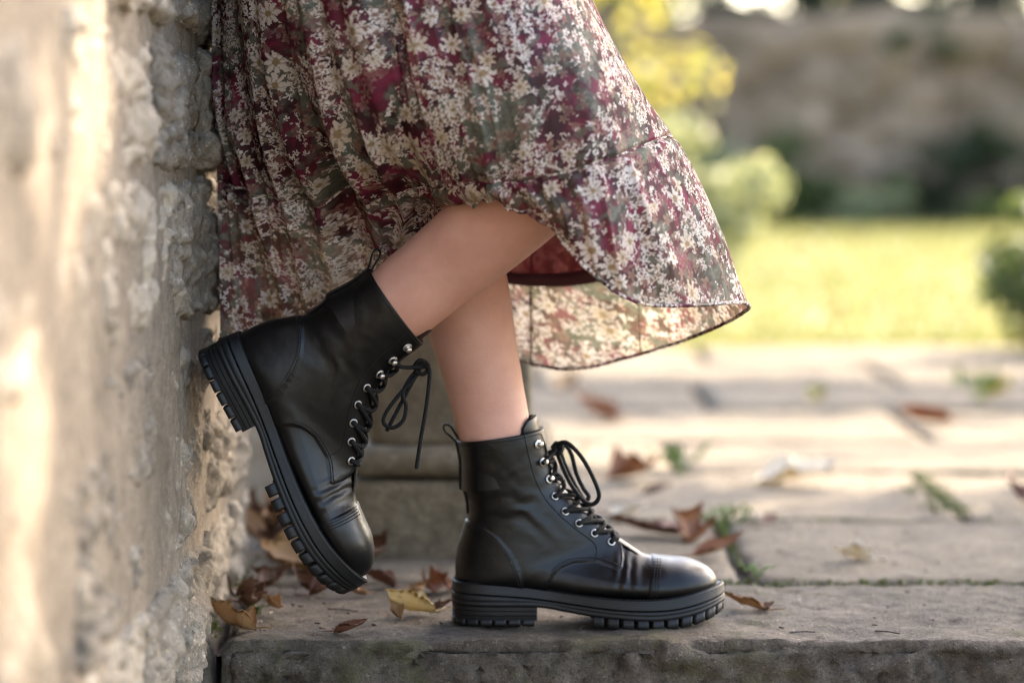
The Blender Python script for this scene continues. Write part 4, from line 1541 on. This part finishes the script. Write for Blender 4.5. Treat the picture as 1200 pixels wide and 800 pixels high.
# ------------------------------------------------------------------ fallen leaves
def leaf_mesh(length, width, curl, cup, fold, seed, stem=.35, n=15, m=9, lobes=0):
    """a dry leaf: blade with midrib fold, curl along its length, wavy rim, thickness and stalk"""
    g = np.random.default_rng(seed)
    s = np.linspace(0, 1, n)
    w = width * (np.sin(np.pi * s ** .8) ** .8) * (1 - .25 * s)
    if lobes:
        w = w * (1 + .25 * np.sin(s * np.pi * lobes * 2))
    t_ = np.linspace(-1, 1, m)
    Sg, Tg = np.meshgrid(s, t_, indexing='ij')
    Wg = w[:, None] * Tg
    q = np.stack([Sg * 3, Tg * 2, 0 * Sg + seed], -1)
    zz = cup * np.abs(Tg) ** 1.6 * w[:, None] * (1 + .6 * fbm(q, 2, seed)) + fold * np.abs(Wg) + .16 * width * fbm(q * 1.6, 3, seed + 2)
    zz += .05 * width * np.cos(Sg * 46 - np.abs(Tg) * 4) * np.abs(Tg)
    a_ = curl * Sg * (1 + .3 * Tg * g.uniform(-1, 1))
    rad = length / max(abs(curl), 1e-3)
    X = rad * np.sin(a_) if abs(curl) > 1e-3 else length * Sg
    Zc = rad * (1 - np.cos(a_)) * np.sign(curl) if abs(curl) > 1e-3 else 0 * Sg
    Xn, Zn = -np.sin(a_) * np.sign(curl), np.cos(a_)
    V1 = np.stack([X + Xn * zz, Wg * (1 - .18 * abs(cup) * np.abs(Tg)), Zc + Zn * zz], -1)
    V2 = V1 - np.array([0, 0, .0007])
    k = n * m
    f = grid_faces(n, m)
    b = [i * m for i in range(n)] + [(n - 1) * m + j for j in range(1, m)] + [i * m + m - 1 for i in range(n - 2, -1, -1)] + [j for j in range(m - 2, 0, -1)]
    rim = np.array([[b[i], b[(i + 1) % len(b)], b[(i + 1) % len(b)] + k, b[i] + k] for i in range(len(b))])
    V = np.concatenate([V1.reshape(-1, 3), V2.reshape(-1, 3)])
    parts = [(V, [f, f[:, ::-1] + k, rim])]
    p0 = V1[0, m // 2]
    sp = cr(np.array([p0 + [length * .04, 0, 0], p0 - [length * stem * .4, length * .03, -.001], p0 - [length * stem, length * g.uniform(-.15, .15), -length * .05 * g.uniform(-1, 1)]]), 10)
    parts.append(tube_np(sp, np.linspace(.0011, .0007, 10) * max(1, length / .06), 5))
    V, F = join_np(parts)
    return V, F


def fallen(px, py, length, ratio, yaw, curl, cup, mat, label, seed, tilt=(0, 0), group=None, stem=.35, base=0., lobes=0, fold=.1):
    V, F = leaf_mesh(length, length * ratio * .64, curl, cup, fold, seed, stem, lobes=lobes)
    V = V - np.array([length * .5 * (1 if abs(curl) < 1.5 else .4), 0, 0])
    rot = (Matrix.Rotation(R(yaw), 3, 'Z') @ Matrix.Rotation(R(tilt[0]), 3, 'Y') @ Matrix.Rotation(R(tilt[1]), 3, 'X'))
    V = V @ np.array(rot).T
    V[:, 2] -= np.quantile(V[:, 2], .03)
    o = link('fallen_leaf', mesh_np('fallen_leaf', V, F), M[mat])
    g_ = G(px, py, base)
    o.location = (g_.x, g_.y, base + .001)
    tag(o, label, 'leaf', group or 'fallen leaves on the paving')
    return o


LV = [
    (270, 737, .060, .62, 168, 1.1, .9, 'dry_tan', 'curled tan leaf lying at the foot of the wall on the step edge', (8, 20)),
    (292, 709, .040, .8, 60, 2.2, 1.2, 'dry_brown', 'small dark brown crumpled leaf beside the curled tan leaf', (10, 30)),
    (338, 668, .085, .55, 190, 1.2, .9, 'dry_tan', 'large tan leaf in the shadow between wall and pier', (10, -25)),
    (318, 655, .070, .7, 100, 1.8, 1.0, 'dry_brown', 'dark brown leaf under the large tan leaf by the wall', (0, 20)),
    (322, 690, .045, .6, 30, 1.0, .8, 'dry_brown', 'flat dark leaf lying behind the crumpled brown leaf', (0, 0)),
    (352, 693, .045, .6, 140, 1.3, .9, 'dry_brown', 'thin dark leaf under the sole of the raised boot', (0, 0)),
    (386, 697, .050, .6, 15, 1.2, .9, 'dry_red', 'reddish brown leaf below the toe of the raised boot', (0, 10)),
    (440, 688, .050, .55, 170, 1.0, .8, 'dry_red', 'rust coloured leaf just past the toe of the raised boot', (0, 12)),
    (415, 698, .034, .6, 200, .8, .6, 'dry_tan', 'small dull tan leaf tucked beside the rust coloured leaf', (0, 0)),
    (412, 741, .040, .5, 8, .7, .7, 'dry_red', 'small flat red brown leaf alone near the step edge', (0, 0)),
    (484, 720, .056, .6, 200, .9, .8, 'dry_pale', 'pale yellow leaf with long stalk behind the standing heel', (6, 12)),
    (462, 722, .030, .6, 120, 1.0, .8, 'dry_tan', 'small tan scrap under the pale yellow leaf', (0, 0)),
    (507, 693, .046, .75, 110, 1.7, 1.1, 'dry_orange', 'orange brown curled leaf standing up near the pier', (25, 10)),
    (531, 692, .042, .8, 70, 1.5, 1.0, 'dry_orange', 'orange leaf half hidden behind the standing heel', (25, -10)),
    (488, 698, .032, .6, 20, .8, .6, 'dry_tan', 'small flat tan leaf beside the orange curled leaf', (0, 0)),
    (516, 716, .028, .5, 0, .8, .6, 'dry_brown', 'tiny brown leaf touching the back of the standing heel', (0, 0)),
    (745, 560, .100, .7, 20, 1.2, .9, 'dry_orange', 'large orange leaf on the sunlit paving behind the lace bow', (12, 10)),
    (806, 634, .080, .85, 75, 1.9, 1.1, 'dry_orange', 'big curled russet leaf standing on edge beside the weed', (30, 10)),
    (765, 628, .110, .5, 175, .5, .4, 'dry_red', 'flat pinkish brown leaf in front of the big russet leaf', (4, 0)),
    (838, 652, .062, .45, 5, .7, .6, 'dry_orange', 'slim orange leaf lying flat beside the weedy joint', (0, 6)),
    (1003, 656, .046, .75, 185, .6, .9, 'dry_cream', 'cream coloured leaf alone on the second row of slabs', (4, 8)),
    (874, 714, .058, .4, 160, .6, .6, 'dry_tan', 'narrow tan leaf lying in front of the standing toe', (0, 5)),
    (900, 716, .018, .7, 30, .9, .6, 'dry_brown', 'tiny dark leaf scrap beside the narrow tan leaf', (0, 0)),
    (932, 566, .130, .6, 10, .4, .5, 'dry_cream', 'broad pale leaf lying where the sunlight begins', (0, 4)),
    (1088, 494, .100, .6, 175, .7, .7, 'dry_orange', 'large brown leaf on the sunlit slabs nearest the flowering shrub', (10, 10)),
    (1192, 585, .070, .6, 100, .9, .8, 'dry_red', 'reddish leaf at the end of the mossy slab joint', (0, 5)),
    (1168, 462, .100, .7, 40, .9, .8, 'leaf_yellow', 'yellow leaf under the flowering shrub', (10, 5)),
    (700, 490, .10, .6, 150, .9, .7, 'dry_orange', 'orange leaf on sunlit slabs behind the standing boot', (6, 5)),
    (665, 455, .10, .6, 60, .9, .7, 'dry_tan', 'tan leaf far back on the sunlit slabs near the pier', (6, 5)),
    (960, 468, .08, .6, 60, .9, .7, 'leaf_yellow', 'yellow leaf in the middle of the sunlit slabs', (6, 5)),
    (905, 612, .030, .7, 60, .7, .6, 'dry_red', 'small reddish leaf beside the slab joint past the weed', (0, 0)),
    (880, 610, .028, .7, 20, .5, .6, 'dry_cream', 'small cream leaf beside the weed in the joint', (0, 0)),
    (735, 605, .050, .6, 20, .5, .5, 'dry_cream', 'pale dry leaf behind the laces of the standing boot', (0, 0)),
    (768, 578, .040, .6, 0, .5, .5, 'dry_brown', 'dark brown leaf behind the big russet leaf', (0, 0)),
]
for k, (px, py, ln_, ra, yw, cu, cp_, mt, lab, ti) in enumerate(LV):
    fallen(px, py, ln_, ra, yw, cu, cp_, mt, lab, 100 + k, ti, stem=.55 if 'long stalk' in lab else .3)
# heap of leaves between the wall and the pier
HM = [('dry_brown', 'dark brown'), ('dry_tan', 'tan'), ('dry_brown', 'dark brown'), ('dry_red', 'reddish brown')]
for k in range(30):
    px, py = (random.uniform(292, 425), random.uniform(612, 665)) if k < 22 else (random.uniform(268, 330), random.uniform(672, 716))
    fallen(px, py, random.uniform(.05, .09) if k < 22 else random.uniform(.025, .04), random.uniform(.5, .8), random.uniform(0, 360), random.uniform(.6, 2), random.uniform(.5, 1.1),
           HM[k % 4][0], ('%s leaf in the heap between the wall and the pier' if k < 22 else 'small %s leaf among others along the wall foot') % HM[k % 4][1], 300 + k,
           (random.uniform(-10, 25), random.uniform(-25, 25)), group=HM[k % 4][1] + (' leaves heaped between wall and pier' if k < 22 else ' small leaves along the wall foot'), base=random.uniform(0, .012))
# leaves lying on the sunlit lawn; white ones are glints put into leaf colour
LM = [('white_petal_and_glint', 'glint white'), ('dry_cream', 'cream'), ('dry_pale', 'pale yellow'), ('leaf_yellow', 'yellow green'), ('dry_orange', 'orange brown')]
for k in range(46):
    x, y = random.uniform(.2, 4.6), 6.9 + random.random() ** 1.5 * 10
    ln_ = random.uniform(.05, .10)
    V, F = leaf_mesh(ln_, ln_ * .3, random.uniform(.4, 1.6), .7, .1, 400 + k, n=9, m=5)
    o = link('fallen_leaf', mesh_np('fallen_leaf', V, F), M[LM[k % 5][0]])
    o.location = (x, y, .016)
    o.rotation_euler = (random.uniform(-.5, .5), random.uniform(-.5, .5), random.uniform(0, 6.28))
    tag(o, '%s fallen leaf lying in the grass of the lawn' % LM[k % 5][1], 'leaf', LM[k % 5][1] + ' fallen leaves on the lawn')


# ------------------------------------------------------------------ weeds, moss and crumbs
def weed(px, py, n, size, height, label, seed, mat='weed', spread=.03):
    g = np.random.default_rng(seed)
    c = np.array(G(px, py))
    root = empty('weed', c)
    tag(root, label, 'weed', 'weeds in the paving joints')
    for k in range(n):
        a_, r_ = g.uniform(0, 6.28), spread * g.uniform(.2, 1)
        tip = c + np.array([math.cos(a_) * r_, math.sin(a_) * r_, height * g.uniform(.4, 1)])
        V, F = leaf_mesh(size * g.uniform(.7, 1.2), size * .28, .8, .4, .15, seed + k, stem=.1, n=8, m=5)
        rot = np.array(Matrix.Rotation(a_, 3, 'Z') @ Matrix.Rotation(-.5 * g.uniform(.2, 1.6), 3, 'Y'))
        V = V @ rot.T + tip
        st_ = tube_np(cr(np.array([c + [0, 0, -.012], (c + tip) / 2 + [0, 0, .004], tip + np.array(rot) @ np.array([size * .05, 0, 0])]), 8), .0009, 5)
        Vj, Fj = join_np([(V, F), st_])
        link('leaf', mesh_np('leaf', Vj, Fj), M[mat], root, True)


weed(850, 616, 14, .019, .018, 'leafy green weed growing beside the big russet leaf', 500, spread=.034)
weed(872, 610, 4, .012, .028, 'thin upright weed sprig beside the leafy weed', 520, spread=.012)
weed(800, 552, 12, .024, .035, 'yellow green weed on the edge of the sunlit slabs', 540, 'weed', .045)
weed(888, 672, 7, .010, .006, 'low weed at the corner where the slab joints meet', 560, 'weed', .03)
weed(1098, 598, 12, .013, .006, 'low grassy weed filling the slab joint under the broad pale leaf', 580, 'moss', .05)
weed(1070, 578, 8, .012, .005, 'small mossy weed at the start of the slab joint', 600, 'moss', .03)
weed(668, 545, 6, .022, .025, 'small weed among the slabs behind the standing boot', 620, 'weed', .03)
weed(302, 716, 8, .009, .006, 'tuft of moss beside the crumpled leaf at the wall foot', 640, 'moss', .014)
weed(1150, 470, 10, .04, .05, 'yellow green weed under the flowering shrub', 660, 'weed', .06)

mp = []
for (xa, ya, xb, yb, n_, sp) in [(.0, 2.922, 1.1, 2.922, 620, .003), (.293, 2.93, .293, 3.43, 110, .003), (-.3, 3.435, .9, 3.435, 300, .005),
                                (.66, 3.45, .67, 3.98, 350, .010), (-.335, 2.62, -.335, 3.1, 320, .006)]:
    f_ = RNG.uniform(0, 1, n_)
    ok = noise(np.stack([f_ * 9 * math.hypot(xb - xa, yb - ya) + xa, f_ * 0, f_ * 0 + ya], -1), 3) > -.25
    f_ = f_[ok]
    c = np.stack([xa + (xb - xa) * f_ + RNG.normal(0, sp, len(f_)) * (ya != yb) , ya + (yb - ya) * f_ + RNG.normal(0, sp, len(f_)), RNG.uniform(-.010, .0015, len(f_))], -1)
    v_, f2 = leaf_cloud(c, np.full(len(c), .0025), len(c) * 3, .0052, 9)
    mp.append((v_, f2))
V, F = join_np(mp)
ms = link('moss', mesh_np('moss', V, F, False), M['moss'])
tag(ms, 'green moss growing along the paving joints', 'moss', kind='stuff')

# crumbs of bark, soil and grit on the step
cp2 = []
g = np.random.default_rng(77)
for k in range(330):
    x, y = g.uniform(-.31, .75), g.uniform(2.575, 3.4)
    if k < 90:
        x, y = g.uniform(-.3, -.02), g.uniform(2.6, 3.0)
    s = g.uniform(.0008, .0026) * (1 if k % 7 else 1.5)
    el = g.uniform(1, 3.2)
    v_, f_ = block_np((s * el, s, s * .6), s * .5, rnd=s * .15, amp=s * .2, freq=300, seed=k, origin=(x, y, 0))
    a_ = g.uniform(0, 6.28)
    v_ = v_ @ np.array(Matrix.Rotation(a_, 3, 'Z')).T + np.array([x, y, s * .25 + .0005])
    cp2.append((v_, f_))
V, F = join_np(cp2)
t = NT('crumbs')
M['crumb'] = t.set(color=t.ramp(t.island(), [(.0, (.03, .02, .014)), (.45, (.08, .052, .035)), (.75, (.19, .13, .08)), (1., (.40, .34, .26))]), rough=.9)
cb = link('leaf_crumbs', mesh_np('leaf_crumbs', V, F, False), M['crumb'])
tag(cb, 'crumbs of bark and dry leaf scattered over the step', 'debris', kind='stuff')
# a few twigs
for k, (px, py, ln_, yw, lab) in enumerate([(402, 716, .04, -25, 'dark twig lying behind the small flat red leaf'), (1040, 742, .03, -35, 'short twig on the step far from the boot'),
                                           (940, 742, .028, 5, 'thin dark twig on the step in front of the narrow tan leaf'), (560, 752, .014, 0, 'tiny twig by the step edge below the standing heel')]):
    c = np.array(G(px, py)) + [0, 0, .0016]
    d = np.array([math.cos(R(yw)), math.sin(R(yw)), 0]) * ln_ / 2
    V, F = tube_np(cr(np.array([-d, d * .1 + [0, .002, .0006], d]), 10), np.linspace(.0012, .0007, 10), 6)
    o = link('twig', mesh_np('twig', V, F), M['bark'])
    o.location = Vector(c)
    tag(o, lab, 'twig', 'twigs on the step')
